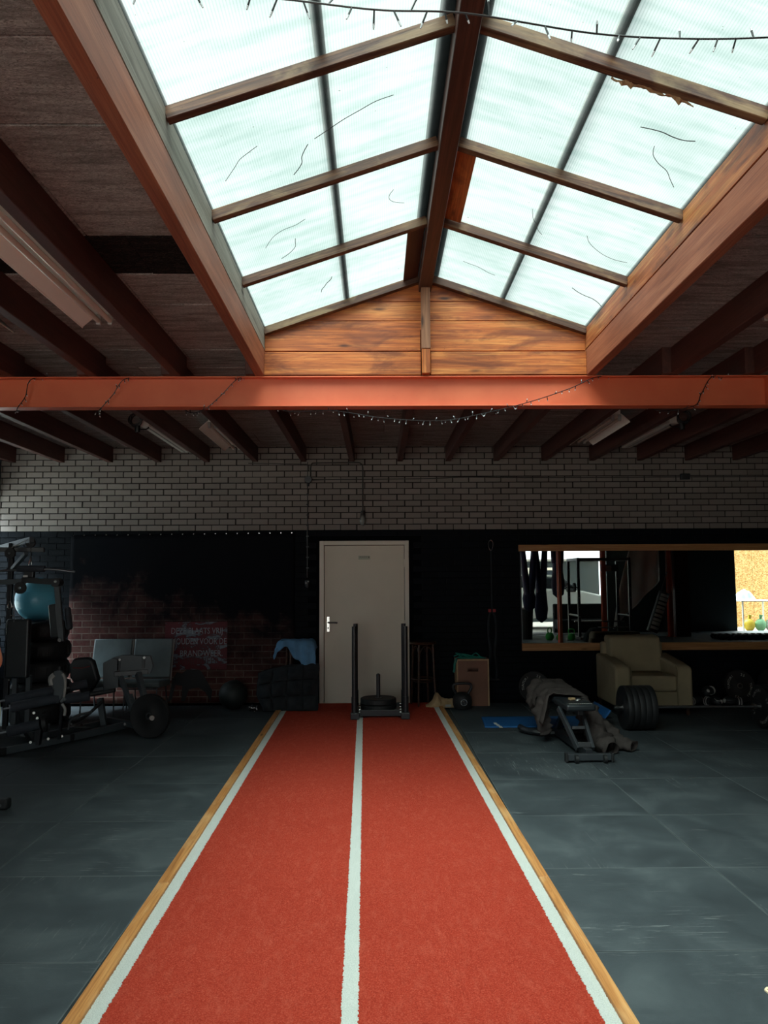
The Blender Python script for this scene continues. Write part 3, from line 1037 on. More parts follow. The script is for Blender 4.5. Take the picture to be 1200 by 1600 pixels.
# ================================================================== CEILING LAMPS
def reflector_lamp(x, y0, y1, z, lab, w=.28):
    L = y1 - y0
    t = thing('ceiling_lamp', lab, 'lamp', (x, (y0 + y1) / 2, z), 0, 'twin tube reflector lamps on the ceiling')
    t['group'] = 'twin tube reflector lamps on the ceiling'
    hw = w / 2
    prof = [(-hw, 0), (-hw + .004, .012), (-.055, .086), (.055, .086), (hw - .004, .012), (hw, 0)]
    m = MB()
    vs = [(p[0], yy, p[1]) for yy in (-L / 2, L / 2) for p in prof]
    m.add(vs, [(i, i + 1, 7 + i, 6 + i) for i in range(5)])
    m.build('reflector', LAMPB, t, solid=.003)
    MB().bb(-.05, .05, -L / 2 + .02, L / 2 - .02, .088, .135).build('housing', LAMPB, t, bevel=.004, seg=1)
    for s in (-1, 1):
        MB().cyl((s * .036, -L / 2 + .03, .040), (s * .036, L / 2 - .03, .040), .016, n=14).build('tube', LAMPT, t, smooth=True)
        for e in (-1, 1):
            MB().box((s * .036, e * (L / 2 - .015), .048), (.030, .03, .065)).build('lamp_holder', GREYPR, t, bevel=.006)
    for e in (-1, 1):
        MB().cyl((0, e * L * .32, .13), (0, e * L * .32, 3.40 - z), .006, n=8).build('hanger', STEELD, t)
    return t
reflector_lamp(-1.715, 3.25, 4.77, 3.2, 'aged white twin tube lamp hanging before the red beam, nearest the skylight', .29)
reflector_lamp(-2.475, 3.33, 4.86, 3.2, 'aged white twin tube lamp at the left edge before the red beam')
reflector_lamp(2.50, 3.2, 4.72, 3.2, 'twin tube lamp at the right edge before the red beam')
reflector_lamp(-1.735, 8.05, 9.45, 3.2, 'short white twin tube reflector lamp behind the beam, left of the door')
reflector_lamp(2.47, 7.75, 9.12, 3.2, 'short white twin tube reflector lamp behind the beam, right of the door')
def batten_lamp(x, y0, y1, z, lab, cs):
    L = y1 - y0
    t = thing('batten_lamp', lab, 'lamp', (x, (y0 + y1) / 2, z), 0, 'closed batten lamps on the ceiling')
    MB().bb(-.055, .055, -L / 2, L / 2, 0, .062).build('diffuser', LAMPW, t, bevel=.012)
    MB().bb(-.008, .008, -L / 2 + .05, L / 2 - .05, -.004, .004).build('centre_rib', GREYPR, t)
    MB().bb(-.05, .05, -L / 2 - .035, -L / 2 + .03, -.006, .075).build('end_cap', LAMPW, t, bevel=.008)
    for e in (-.3, .3):
        MB().bb(-.012, .072, e * L - .03, e * L + .03, .06, .12).build('bracket', STEELD, t)
        MB().cyl((0, e * L, .06), (0, e * L, 3.40 - z), .007, n=8).build('hanger', STEELD, t)
    # coil of spare cable at the near end
    pts = []
    for k in range(70):
        a = 2 * PI * k / 16
        rr = .058 + .010 * math.sin(k * .7)
        pts.append((cs * .075 + rr * math.cos(a), -L / 2 - .06 - .0009 * k, .045 + rr * 1.05 * math.sin(a)))
    MB().tube(pts, .007, 6).build('cable_coil', CABLE, t, smooth=True)
    MB().tube(bez([(cs * .075, -L / 2 - .1, -.01), (cs * .02, -L / 2 - .08, -.05), (-cs * .03, -L / 2, -.02), (0, -L / 2, .03)], 6), .006, 6).build('flex', CABLE, t, smooth=True)
    MB().lathe([(0, -.05), (.024, -.045), (.03, -.01), (.026, .02), (0, .03)], (cs * .055, -L / 2 - .09, -.035), None, 14).build('plug', CABLE, t, smooth=True)
batten_lamp(-2.365, 7.80, 9.45, 3.185, 'white batten lamp with coiled black cable behind the beam at left', -1)
batten_lamp(3.05, 7.75, 9.25, 3.185, 'white batten lamp with black plug behind the beam at right', 1)

# ================================================================== FAIRY LIGHTS
def fairy(lab, pts, name='fairy_lights', step=.055, blen=.03):
    P = bez(pts, 10)
    o = P[0].copy()
    t = thing(name, lab, 'fairy lights', tuple(o))
    P = [p - o for p in P]
    MB().tube(P, .0034, 5).build('cable', CABLE, t, smooth=True)
    m, caps = MB(), MB()
    acc = 0
    k = 0
    for a, b in zip(P[:-1], P[1:]):
        acc += (b - a).length
        if acc > step:
            acc = 0
            k += 1
            d = Vector((random.uniform(-.5, .5), random.uniform(-.5, .5), (-1 if k % 4 else 1) * random.uniform(.6, 1))).normalized()
            L = blen * random.uniform(.7, 1.5)
            m.cyl(b, b + d * L * .7, .003, .0035, 6)
            caps.cyl(b + d * L * .7, b + d * L, .004, .0025, 6)
    o1 = m.build('bulb_stems', CABLE, t); o1['kind'] = 'stuff'
    o2 = caps.build('bulb_caps', LED, t); o2['kind'] = 'stuff'
fairy('dark string of fairy lights crossing under the skylight ridge', [(-.86, 2.33, 3.50), (-.4, 2.34, 3.49), (0, 2.36, 3.46), (.3, 2.37, 3.455), (.75, 2.43, 3.43), (1.1, 2.44, 3.42), (1.4, 2.44, 3.43), (1.64, 2.43, 3.45)], step=.05, blen=.045)
YF, YK = 5.842, 5.985
fairy('string of fairy lights wound round the red beam and sagging below it',
      [(-2.80, YK, 2.94), (-2.76, YF, 2.925), (-2.70, YF - .002, 3.02), (-2.65, YF, 3.16), (-2.45, YK, 3.17), (-2.2, YK, 2.94), (-2.13, YF, 2.915), (-2.03, YF - .002, 3.03), (-1.93, YF, 3.16),
       (-1.75, YK, 3.17), (-1.5, YK, 2.94), (-1.33, YF, 2.915), (-1.2, YF - .002, 3.02), (-1.06, YF, 3.16), (-.95, YK, 3.17), (-.75, YK, 2.945), (-.33, YF + .05, 2.915), (.06, YF, 2.845), (.50, YF, 2.822), (.85, YF, 2.882), (1.2, YF - .002, 2.97), (1.5, YF - .002, 3.07),
       (1.73, YF, 3.165), (1.95, YK, 3.17), (2.2, YK, 2.94), (2.46, YF, 2.93), (2.53, YF - .002, 3.03), (2.63, YF, 3.165), (2.9, YK, 3.17)], step=.034, blen=.026)
# ================================================================== THINGS ALONG THE BACK WALL
def wp(t, name, mb, mat, parent=None, **kw):
    """part given in room coordinates"""
    l = Vector(t.location)
    mb.v = [(v[0] - l.x, v[1] - l.y, v[2] - l.z) for v in mb.v]
    return mb.build(name, mat, parent or t, **kw)

# ---- push sled with weight plates
sd = thing('push_sled', 'black steel push sled with four tall posts in front of the door', 'sled', (.035, 9.3, .0155))
for x in (-.255, .322):
    wp(sd, 'skid', MB().bb(x - .048, x + .048, 8.91, 9.72, .016, .075), BLACKM, bevel=.008)
    wp(sd, 'skid_cap', MB().bb(x - .05, x + .05, 8.905, 8.95, .018, .09), BLACKM, bevel=.006)
    for y in (9.0, 9.57):
        xx = x + (-.008 if x < 0 else .006)
        p = wp(sd, 'post', MB().cyl((xx, y, .07), (xx, y, 1.062), .028, n=20), BLACKM, smooth=True)
        wp(sd, 'post_sleeve', MB().cyl((xx, y, .07), (xx, y, .26), .034, n=20), BLACKM, p, smooth=True)
    for z in (.075, .105, .135, .17):
        s = 1 if x < 0 else -1
        wp(sd, 'bolt', MB().cyl((x + s * .045, 9.05, z), (x + s * .062, 9.05, z), .009, n=6), CHROME)
    wp(sd, 'side_plate', MB().bb(x - .006, x + .006, 9.0, 9.6, .07, .17), BLACKM)
wp(sd, 'deck', MB().bb(-.20, .275, 9.06, 9.62, .055, .068), BLACKM)
wp(sd, 'front_crossbar', MB().bb(-.205, .28, 9.05, 9.075, .03, .10), BLACKM, bevel=.003)
wp(sd, 'rear_crossbar', MB().bb(-.205, .28, 9.59, 9.615, .03, .10), BLACKM, bevel=.003)
wp(sd, 'weight_horn', MB().cyl((.014, 9.32, .06), (.014, 9.32, .47), .024, n=18).sphere((.014, 9.32, .47), (.024, .024, .016), 18, 8), BLACKM, smooth=True)
def flat_plate(lab, z, h, r=.213):
    t = thing('weight_plate', lab, 'weight plate', (.014, 9.32, z), .3)
    prof = [(.027, 0), (.05, 0), (.055, .004), (r - .03, .004), (r - .012, 0), (r, .008), (r, h - .008), (r - .012, h), (r - .03, h - .004), (.055, h - .004), (.05, h), (.027, h)]
    MB().lathe(prof, n=48, close=True).build('disc', BLACKR, t, smooth=True)
    MB().lathe([(.026, -.001), (.04, -.001), (.04, h + .0015), (.026, h + .0015)], n=24, close=True).build('hub_ring', STEELD, t, smooth=True)
flat_plate('lower black rubber weight plate lying flat on the push sled', .070, .066)
flat_plate('upper black rubber weight plate lying flat on the push sled', .1375, .066)

# ---- bentwood bar stools
def stool(x, y, h, lab, r=.165):
    t = thing('bar_stool', lab, 'stool', (x, y, .0155), .35)
    MB().lathe([(0, h - .012), (r - .02, h - .010), (r, h - .004), (r + .008, h - .016), (r + .004, h - .034), (r - .03, h - .040), (0, h - .040)], n=40).build('seat', W_CHAIR, t, smooth=True)
    for k in range(4):
        a = PI / 4 + k * PI / 2
        c, s = math.cos(a), math.sin(a)
        MB().tube([(c * (r - .03), s * (r - .03), h - .04), (c * (r - .02), s * (r - .02), h * .6), (c * (r + .005), s * (r + .005), .0)], [.016, .015, .012], 10).build('leg', W_CHAIR, t, smooth=True)
        a2 = a + PI / 2
        c2, s2 = math.cos(a2), math.sin(a2)
        pts = []
        for q in range(11):
            u = q / 10
            ax = (c * (1 - u) + c2 * u) * (r - .025); ay = (s * (1 - u) + s2 * u) * (r - .025)
            pts.append((ax, ay, h - .19 + .135 * math.sin(PI * u) ** .6))
        MB().tube(pts, .009, 8).build('arch_brace', W_CHAIR, t, smooth=True)
    for z, rr in ((h * .41, r - .015), (h * .37, r - .05)):
        MB().tube([(rr * math.cos(2 * PI * k / 28), rr * math.sin(2 * PI * k / 28), z) for k in range(28)], .009, 8, True).build('foot_ring', W_CHAIR, t, smooth=True)
    return t
stool(.59, 9.955, .798, 'dark bentwood bar stool standing right of the door')
stool(-1.03, 9.955, .83, 'dark wooden bar stool under a blue garment left of the door')
# blue garment over the left stool
def garment(u, v):
    # u along width, v from back over the seat and down the front
    x = -1.29 + u * .52
    top = .845 + .012 * nz(u * 5, v * 5, 1)
    hang = 0.10 + .30 * max(0, min(1, (u - .32) / .45)) ** 1.3 + .03 * math.sin(u * 17)
    if u > .88: hang -= .06
    if u < .15: hang = .12
    w = v * (.30 + hang)
    if w < .30:
        y, z = 10.10 - w, top
        drop = 0
    else:
        d = w - .30
        y, z = 9.785 - .035 * math.sin(min(d * 20, PI / 2)) + .018 * math.sin(u * 22), top - d
    edge = max(0, abs(u - .5) - .36)
    z -= edge * edge * 4.0 + (.03 if edge > .1 else 0)
    y += .012 * nz(u * 7, v * 6, 2)
    return (x + .01 * nz(v * 6, u * 3, 4), y, z)
m = MB().grid(44, 40, garment)
gm = thing('blue_garment', 'crumpled blue garment draped over the stool left of the door', 'clothing', (-1.03, 9.95, .835))
o = wp(gm, 'cloth', m, CLOTHB, smooth=70)
md = o.modifiers.new('s', 'SOLIDIFY'); md.thickness = .006
pts = [garment(u / 30, 1.0) for u in range(31)]
wp(gm, 'hem', MB().tube(pts, .006, 6), CLOTHB, smooth=True)

# ---- black tufted floor cushion leaning on the stool
def cush(u, v, side):
    x = -1.495 + u * .77
    hgt = .44 + .115 * min(1, u * 2.0) + .01 * math.sin(u * 9)
    left_in = .10 * max(0, 1 - v * 2.2) * max(0, 1 - u * 2.5)
    e = (1 - (2 * u - 1) ** 6) * (1 - (2 * v - 1) ** 6)
    e = max(0, e) ** .5
    tu = abs(math.sin(u * PI * 4)) * abs(math.sin(v * PI * 3))
    th = (.05 + .055 * tu ** .55 + .012 * nz(u * 9, v * 7, 5)) * e
    z = v * hgt + .004
    y0 = 9.56 + v * .22 + .05 * nz(u * 3, v * 3, 9) * e
    return (x + left_in + .02 * nz(v * 4, 0, 3), y0 + (-th if side else th), max(z, .003))
cu = thing('floor_cushion', 'black quilted floor cushion leaning against the stool beside the door', 'cushion', (-1.1, 9.6, 0))
m = MB()
m.grid(57, 43, lambda u, v: cush(u, v, 1))
m.grid(57, 43, lambda u, v: cush(u, v, 0))
wp(cu, 'quilted_cover', m, BLACKF, smooth=80, weld=True)
for i in range(1, 4):
    for j in (1, 2):
        p = cush(i / 4, j / 3, 1)
        wp(cu, 'tuft_button', MB().sphere((p[0], p[1] - .004, p[2]), (.014, .006, .014), 10, 6), BLACKF, smooth=True)

# ---- black exercise ball on the floor
wbq = thing('slam_ball', 'small dark green-black ball on the floor left of the cushion', 'ball', (-1.803, 9.80, 0))
MB().sphere((0, 0, .178), .178, 36, 22).build('ball_shell', DARKG, wbq, smooth=True)
MB().lathe([(.012, -.002), (.015, 0), (.012, .002)], (.05, -.165, .215), (PI / 2.2, .2, 0), 12).build('valve', BLACKR, wbq)
# small shiny jar things beside the cushion
for i, (x, y) in enumerate(((-1.56, 9.62), (-1.49, 9.55))):
    t = thing('metal_clip', ('left' if i == 0 else 'right') + ' of two shiny spring clips on the floor beside the cushion', 'clip', (x, y, 0), .4, 'spring clips by the cushion')
    pts = [(.022 * math.cos(a * .5), .004 * a - .03, .03 + .022 * math.sin(a * .5)) for a in range(0, 26)]
    MB().tube(pts, .004, 6).build('coil', CHROME, t, smooth=True)
    MB().cyl((.02, 0, .03), (.028, .01, .085), .006).build('lever', BLACKM, t)

# ---- plyometric box
bx = thing('plyo_box', 'brown plywood jump box with a slot handle against the black wall', 'box', (1.22, 10.04, 0))
x0, x1, y0, y1, z1 = -.207, .207, -.135, .13, .587
MB().bb(x0 + .018, -.07, y0, y0 + .018, 0, z1 - .018).bb(.07, x1 - .018, y0, y0 + .018, 0, z1 - .018).bb(-.07, .07, y0, y0 + .018, 0, .432).bb(-.07, .07, y0, y0 + .018, .472, z1 - .018).build('front_panel', PLYF, bx)
MB().bb(x0 + .018, x1 - .018, y1 - .018, y1, 0, z1 - .018).build('back_panel', PLYF, bx)
for a in (x0, x1 - .018):
    MB().bb(a, a + .018, y0, y1, 0, z1 - .018).build('side_panel', PLYE, bx, bevel=.0015, seg=1)
MB().bb(x0, x1, y0, y1, z1 - .018, z1).build('top_panel', PLYE, bx, bevel=.0015, seg=1)
MB().bb(x0 + .001, x1 - .001, y0 + .004, y1 - .004, z1, z1 + .0015).build('top_veneer', PLYF, bx)
# resistance bands on top
rb = thing('resistance_band', 'tangled teal resistance bands lying on top of the plywood box', 'band', (1.15, 10.0, .5885))
def bandstrip(pts, w=.022, th=.0035):
    P = bez(pts, 8)
    m = MB()
    m.tube(P, [.007] * len(P), 6)
    return m
loops = [[(-.10, -.06, .01), (-.03, -.10, .012), (.10, -.09, .014), (.20, -.05, .012), (.16, .0, .02), (.02, .01, .018), (-.08, -.02, .02)],
         [(-.12, -.08, .02), (-.05, -.04, .045), (.04, -.07, .03), (.12, -.03, .07), (.18, -.06, .02), (.24, -.08, .01)],
         [(-.16, .0, .03), (-.08, -.05, .06), (.0, -.02, .05), (.07, -.06, .035), (.13, .0, .02)],
         [(-.05, -.07, .012), (-.10, -.09, .05), (-.14, -.05, .075), (-.08, -.03, .06), (.02, -.05, .05)],
         [(-.06, -.09, .012), (-.13, -.11, .02), (-.165, -.12, -.03), (-.175, -.12, -.12), (-.18, -.12, -.155), (-.165, -.115, -.15), (-.155, -.12, -.06), (-.13, -.10, .0)]]
for L in loops:
    bandstrip(L).build('band_loop', BAND, rb, smooth=True)

# ---- kettlebell
kb = thing('kettlebell', 'black kettlebell with a silver emblem beside the plywood box', 'kettlebell', (1.058, 9.70, 0), .05)
MB().lathe([(0, 0), (.085, 0), (.10, .006), (.117, .05), (.121, .10), (.112, .15), (.085, .185), (.05, .20), (0, .205)], n=40).build('bell', BLACKR, kb, smooth=True)
MB().tube(bez([(-.062, 0, .16), (-.085, 0, .205), (-.112, 0, .25), (-.108, 0, .292), (-.07, 0, .308), (0, 0, .312), (.07, 0, .308), (.108, 0, .292), (.112, 0, .25), (.085, 0, .205), (.062, 0, .16)], 6), .0165, 12).build('handle', BLACKM, kb, smooth=True)
em = MB().cyl((0, -.116, .095), (0, -.1245, .095), .042, .041, 30).build('emblem', CHROME, kb, smooth=True)
m = MB()
m.cyl((0, -.1245, .095), (0, -.1255, .095), .033, n=28)
m.build('emblem_field', BLACKM, em)
MB().tube([(-.018, -.127, .082), (-.012, -.127, .105), (.002, -.127, .114), (.013, -.127, .103), (.006, -.127, .090), (-.006, -.127, .094)], .004, 6).tube([(.010, -.127, .088), (.014, -.127, .072)], .004, 6).build('emblem_figure', CHROME, em, smooth=True)

# ---- crumpled paper bag behind the kettlebell
pb = thing('paper_bag', 'crumpled brown paper bag lying between stool and kettlebell', 'bag', (.80, 9.84, 0))
rr = random.Random(5)
def paper(u, v):
    x = -.19 + u * .42
    prof = [.02, .085, .15, .10, .115, .12, .115, .10, .07][min(8, int(u * 8.99))]
    pr = .03 + .10 * math.exp(-((u - .32) / .10) ** 2) + .075 * (1 if u > .4 else u / .4) * (1 - max(0, u - .8) * 3)
    a = v * PI
    n_ = 1 + .28 * nz(u * 7, v * 5, 2)
    return (x, -.10 * math.cos(a) * n_ * (.5 + .5 * math.sin(PI * min(1, u + .2))), max(.002, pr * math.sin(a) * n_))
MB().grid(20, 14, paper).build('paper', PAPER, pb)
# two pale crumpled bits of print on the bag
MB().bb(.05, .12, -.118, -.112, .02, .05).build('bag_print', GREYPR, pb)

# ---- armchair
ac = thing('armchair', 'beige suede armchair with worn cushion under the wall mirror', 'armchair', (3.245, 9.5, 0))
X0, X1, YF_, YBk = 2.79, 3.70, 9.10, 9.95
wp(ac, 'base', MB().bb(2.955, 3.535, 9.115, 9.90, .10, .275), ARMF, bevel=.02, seg=3)
for s in (0, 1):
    xa, xb = (X0, 2.975) if s == 0 else (3.515, X1)
    poly = [(9.10, .10), (9.90, .10), (9.90, .66), (9.60, .63), (9.30, .595), (9.13, .565), (9.10, .53)]
    o = wp(ac, 'armrest', MB().prism([(p[0], p[1]) for p in poly], (1, 0, 0), xb - xa, (xa, 0, 0), (0, 1, 0), (0, 0, 1)), ARMF, bevel=.03, seg=4, smooth=50)
    wp(ac, 'arm_piping', MB().tube([((xa if s else xb), y, z) for y, z in ((9.098, .12), (9.098, .53), (9.13, .57))], .006, 6), ARMS, o, smooth=True)
wp(ac, 'seat_cushion', MB().bb(2.972, 3.518, 9.095, 9.72, .278, .462), ARMF, bevel=.035, seg=4, smooth=50)
wp(ac, 'worn_seat_patch', MB().grid(20, 10, lambda u, v: (3.02 + u * .45, 9.40 + v * .25, .4635 + .003 * math.sin(PI * u) * math.sin(PI * v))), ARMS, smooth=True)
bk = MB().prism([(9.60, .43), (9.82, .40), (9.95, .86), (9.90, .89), (9.76, .885), (9.70, .86)], (1, 0, 0), .64, (2.91, 0, 0), (0, 1, 0), (0, 0, 1))
wp(ac, 'back_cushion', bk, ARMF, bevel=.03, seg=4, smooth=50)
wp(ac, 'backrest', MB().bb(2.86, 3.63, 9.84, 9.96, .10, .80), ARMF, bevel=.03, seg=3)
for x in (2.84, 3.65):
    for y in (9.16, 9.90):
        wp(ac, 'foot', MB().cyl((x, y, .0), (x, y, .102), .018, .026, 14), W_CHAIR, smooth=True)

# ---- weight plates
def ring_text(txt, r, a0, size, step):
    m = MB()
    for i, ch in enumerate(txt):
        vs, fs = text_mb(ch, size)
        a = a0 - i * step
        c, s = math.cos(a - PI / 2), math.sin(a - PI / 2)
        m.add([(r * math.cos(a) + v[0] * c - v[1] * s, r * math.sin(a) + v[0] * s + v[1] * c, 0) for v in vs], fs)
    return m
def bumper(name, lab, loc, rot, r=.2, h=.055, lettered=True, group=None, spin=0.0):
    """disc about local z, lettered face at local +z"""
    t = thing(name, lab, 'weight plate', loc, 0, group)
    t.rotation_euler = rot
    prof = [(.026, 0), (.05, 0), (.06, .006), (r - .035, .006), (r - .02, 0), (r - .004, 0), (r, .006), (r, h - .006), (r - .004, h), (r - .02, h), (r - .035, h - .006), (.06, h - .006), (.05, h), (.026, h)]
    o = MB().lathe(prof, n=48, close=True).build('disc', BLACKR, t, smooth=True)
    MB().lathe([(.024, -.001), (.036, -.001), (.036, h + .002), (.024, h + .002)], n=24, close=True).build('hub_ring', STEELD, t, smooth=True)
    if lettered:
        for txt, a0, stp, sz in (('TUNTURI', PI * 1.05 + spin, .19, .042), ('25', PI * .40 + spin, .22, .046), ('TUNTURI', PI * .05 + spin, .19, .042), ('25', PI * 1.40 + spin, .22, .046)):
            m = ring_text(txt, r * .72, a0, sz, stp)
            m.v = [(v[0], v[1], h - .0045) for v in m.v]
            m.build('lettering', WHITEP, o)
    return t
FACE = (PI / 2, 0, 0)      # lettered face towards -y
bumper('bumper_plate', 'black lettered weight plate leaning on the wall behind the bench', (2.015, 10.02, .205), (PI / 2 - .30, 0, .0), .205, .06)
bumper('bumper_plate', 'black lettered weight plate leaning on the wall below the right of the mirror', (4.66, 10.04, .205), (PI / 2 - .25, 0, .05), .205, .06)
bumper('bumper_plate', 'plain black weight plate half hidden behind the right barbell end', (5.12, 10.03, .215), (PI / 2 - .25, 0, .05), .215, .06, False)
# barbell
bb_ = thing('barbell', 'steel barbell lying across the floor in front of the armchair', 'barbell', (3.55, 8.34, .225))
MB().cyl((-.62, 0, .004), (.52, 0, .004), .0145, n=14).build('shaft', STEELD, bb_, smooth=True)
for s, xa, xb in ((-1, -.60, -1.02), (1, .50, .92)):
    MB().cyl((xa, 0, .004), (xb, 0, .004), .0245, n=20).build('sleeve', CHROME, bb_, smooth=True)
    MB().cyl((xa, 0, .004), (xa - s * .03, 0, .004), .036, n=20).build('collar', CHROME, bb_, smooth=True)
for i in range(5):
    x = 2.93 - i * .062
    bumper('bumper_plate', ['innermost', 'second', 'middle', 'fourth', 'outermost'][i] + ' black rubber plate on the left end of the barbell', (x, 8.34, .229), (0, -PI / 2, 0), .229, .06, False, 'plates on the left barbell end')
for i in range(4):
    x = 4.10 + i * .064
    bumper('bumper_plate', ['lettered innermost', 'second', 'third', 'outermost'][i] + ' black plate on the right end of the barbell', (x + .06, 8.34, .229), (0, -PI / 2, 0), .229, .06, i == 0, 'plates on the right barbell end', .9)

# ---- boxing gloves in a heap by the armchair
def glove(loc, rz, tilt, lab):
    t = thing('boxing_glove', lab, 'boxing glove', loc, rz, 'boxing gloves on the floor by the armchair')
    R_ = Euler((tilt, 0, 0)).to_matrix()
    m = MB().sphere((0, 0, .06), (.060, .085, .056), 24, 14)
    m.v = [tuple(R_ @ Vector((v[0], v[1], v[2] + .012 * math.cos(v[1] * 18)))) for v in m.v]
    m.build('mitt', VINYL, t, smooth=True)
    m = MB().sphere((.055, -.01, .05), (.024, .055, .026), 14, 8); m.build('thumb', VINYL, t, smooth=True)
    MB().lathe([(.038, 0), (.048, .01), (.05, .07), (.044, .085)], (0, .065, .056), (-PI / 2, 0, 0), 20).build('cuff', VINYL, t, smooth=True)
    for k, z in enumerate((.10, .13)):
        MB().tube([(.051 * math.cos(a * PI / 10), z, .056 + .051 * math.sin(a * PI / 10)) for a in range(20)], .006, 6, True).build('cuff_stripe', WHITEP, t, smooth=True)
    MB().tube(bez([(-.040, -.055, .085), (0, -.078, .082), (.035, -.05, .09), (.01, -.01, .119), (-.035, -.02, .108), (-.040, -.055, .085)], 5), .005, 6).build('white_outline', WHITEP, t, smooth=True)
    MB().sphere((.02, -.068, .070), (.026, .020, .026), 14, 8).build('white_patch', WHITEP, t, smooth=True)
glove((4.05, 9.86, 0), 2.1, 0, 'black boxing glove with a white patch nearest the armchair')
glove((4.22, 9.72, 0), .5, 0, 'black boxing glove with white outline, front centre of the heap')
glove((4.20, 9.88, .11), -.7, .2, 'black boxing glove with white loop on top of the heap')
glove((4.42, 9.76, 0), -1.7, 0, 'black boxing glove with white cuff stripes at the right of the heap')
# ================================================================== RIGHT FLOOR: MAT AND BENCH
mt = thing('exercise_mat', 'blue foam exercise mat under the weight bench, its far end curling up', 'mat', (1.95, 8.77, 0))
def matf(u, v):
    x = 1.165 + u * 1.42
    z = .006
    if u > .80:
        z += ((u - .80) / .2) ** 1.6 * .17
        x -= ((u - .80) / .2) ** 2 * .05
    # rounded corners
    y = 8.455 + v * .64
    if u < .03:
        y = 8.775 + (y - 8.775) * (.955 + 1.5 * u)
    return (x + (.045 * (v) if u < .5 else 0), y, z)
o = wp(mt, 'foam_sheet', MB().grid(60, 12, matf), MATB, smooth=60)
md = o.modifiers.new('s', 'SOLIDIFY'); md.thickness = .010; md.offset = 0
m = MB()
for k, (a, b) in enumerate(((0, .10), (.11, .2), (.21, .3))):
    m.prism([(1.29 + .012 * k, 8.70 - a), (1.325 + .012 * k, 8.70 - a + .01), (1.325 + .012 * k, 8.70 - b), (1.29 + .012 * k, 8.70 - b)], (0, 0, 1), .001, (0, 0, .0115), (1, 0, 0), (0, 1, 0))
wp(mt, 'mat_logo', m, WHITEP)

GREYB = plain('black_bench_enamel', lin(48, 52, 56), .42, 0, var=.15)
bc = thing('weight_bench', 'black adjustable weight bench with a jacket over its far end', 'bench', (1.85, 7.5, 0))
# front foot with end caps and wheels
wp(bc, 'front_foot', MB().bb(1.66, 2.05, 6.85, 6.90, .018, .075), GREYB, bevel=.005)
for x in (1.655, 2.055):
    wp(bc, 'end_cap', MB().bb(x - .012, x + .012, 6.842, 6.908, .006, .082), BLACKR, bevel=.006)
for x in (1.735, 1.985):
    wp(bc, 'transport_wheel', MB().cyl((x - .014, 6.838, .036), (x + .014, 6.838, .036), .036, n=20), BLACKR, smooth=True)
wp(bc, 'rear_foot', MB().tube(bez([(1.50, 8.22, .055), (1.53, 8.12, .045), (1.62, 8.03, .04), (1.78, 7.98, .035), (1.95, 7.98, .035), (2.12, 8.02, .04), (2.2, 8.1, .05)], 6), .032, 8), BLACKM, smooth=True)
wp(bc, 'main_spine', MB().bar((1.86, 6.88, .07), (1.83, 8.0, .06), .06, .07), BLACKM, bevel=.004)
for s in (-.055, .055):
    wp(bc, 'front_leg', MB().bar((1.85 + s * 1.2, 6.97, .09), (1.80 + s * 1.9, 7.30, .40), .028, .055), GREYB, bevel=.003)
wp(bc, 'leg_bracket', MB().bar((1.79, 7.0, .125), (1.91, 7.0, .125), .03, .045), STEELD, bevel=.003)
wp(bc, 'leg_bracket', MB().bar((1.775, 7.13, .25), (1.895, 7.13, .25), .025, .025), STEELD, bevel=.003)
wp(bc, 'rear_leg', MB().bar((1.83, 7.95, .06), (1.82, 7.55, .40), .05, .06), BLACKM, bevel=.004)
wp(bc, 'pad_frame', MB().bar((1.85, 7.10, .385), (1.80, 8.35, .40), .05, .04), BLACKM, bevel=.004)
def pad(name, y0, y1, z, w0, w1, cx0, cx1):
    n = 14
    m = MB()
    pts = []
    poly = [(cx0 - w0 / 2, y0), (cx0 + w0 / 2, y0), (cx1 + w1 / 2, y1), (cx1 - w1 / 2, y1)]
    m.prism(poly, (0, 0, 1), .062, (0, 0, z), (1, 0, 0), (0, 1, 0))
    return wp(bc, name, m, VINYL, bevel=.022, seg=4, smooth=50)
sp_ = pad('seat_pad', 7.05, 7.50, .405, .27, .285, 1.845, 1.835)
pad('back_pad', 7.52, 8.42, .405, .27, .25, 1.835, 1.80)
m = MB()
for k in range(11):
    m.bb(1.745 + k * .0195, 1.758 + k * .0195, 7.088, 7.100, .4675, .4685)
wp(bc, 'seat_print', m, WHITEP, sp_)
wp(bc, 'adjust_knob', MB().cyl((1.93, 7.42, .37), (1.99, 7.42, .37), .02, n=14), BLACKR, smooth=True)
# keys lying on the seat
ky = thing('key_bunch', 'small bunch of silver keys lying on the bench seat', 'keys', (1.87, 7.27, .4685))
MB().tube([(.022 * math.cos(a * PI / 8), .022 * math.sin(a * PI / 8), .006) for a in range(16)], .0025, 6, True).build('key_ring', CHROME, ky, smooth=True)
for a, L in ((.2, .07), (1.0, .06), (-2.6, .075)):
    MB().box((.045 * math.cos(a), .045 * math.sin(a), .008), (L, .012, .004), (0, 0, a)).cyl((.022 * math.cos(a), .022 * math.sin(a), .004), (.022 * math.cos(a), .022 * math.sin(a), .012), .013, n=14).build('key', CHROME, ky)
MB().box((-.05, .02, .014), (.06, .04, .022), (0, 0, .4)).build('key_fob', PAPER, ky, bevel=.006)

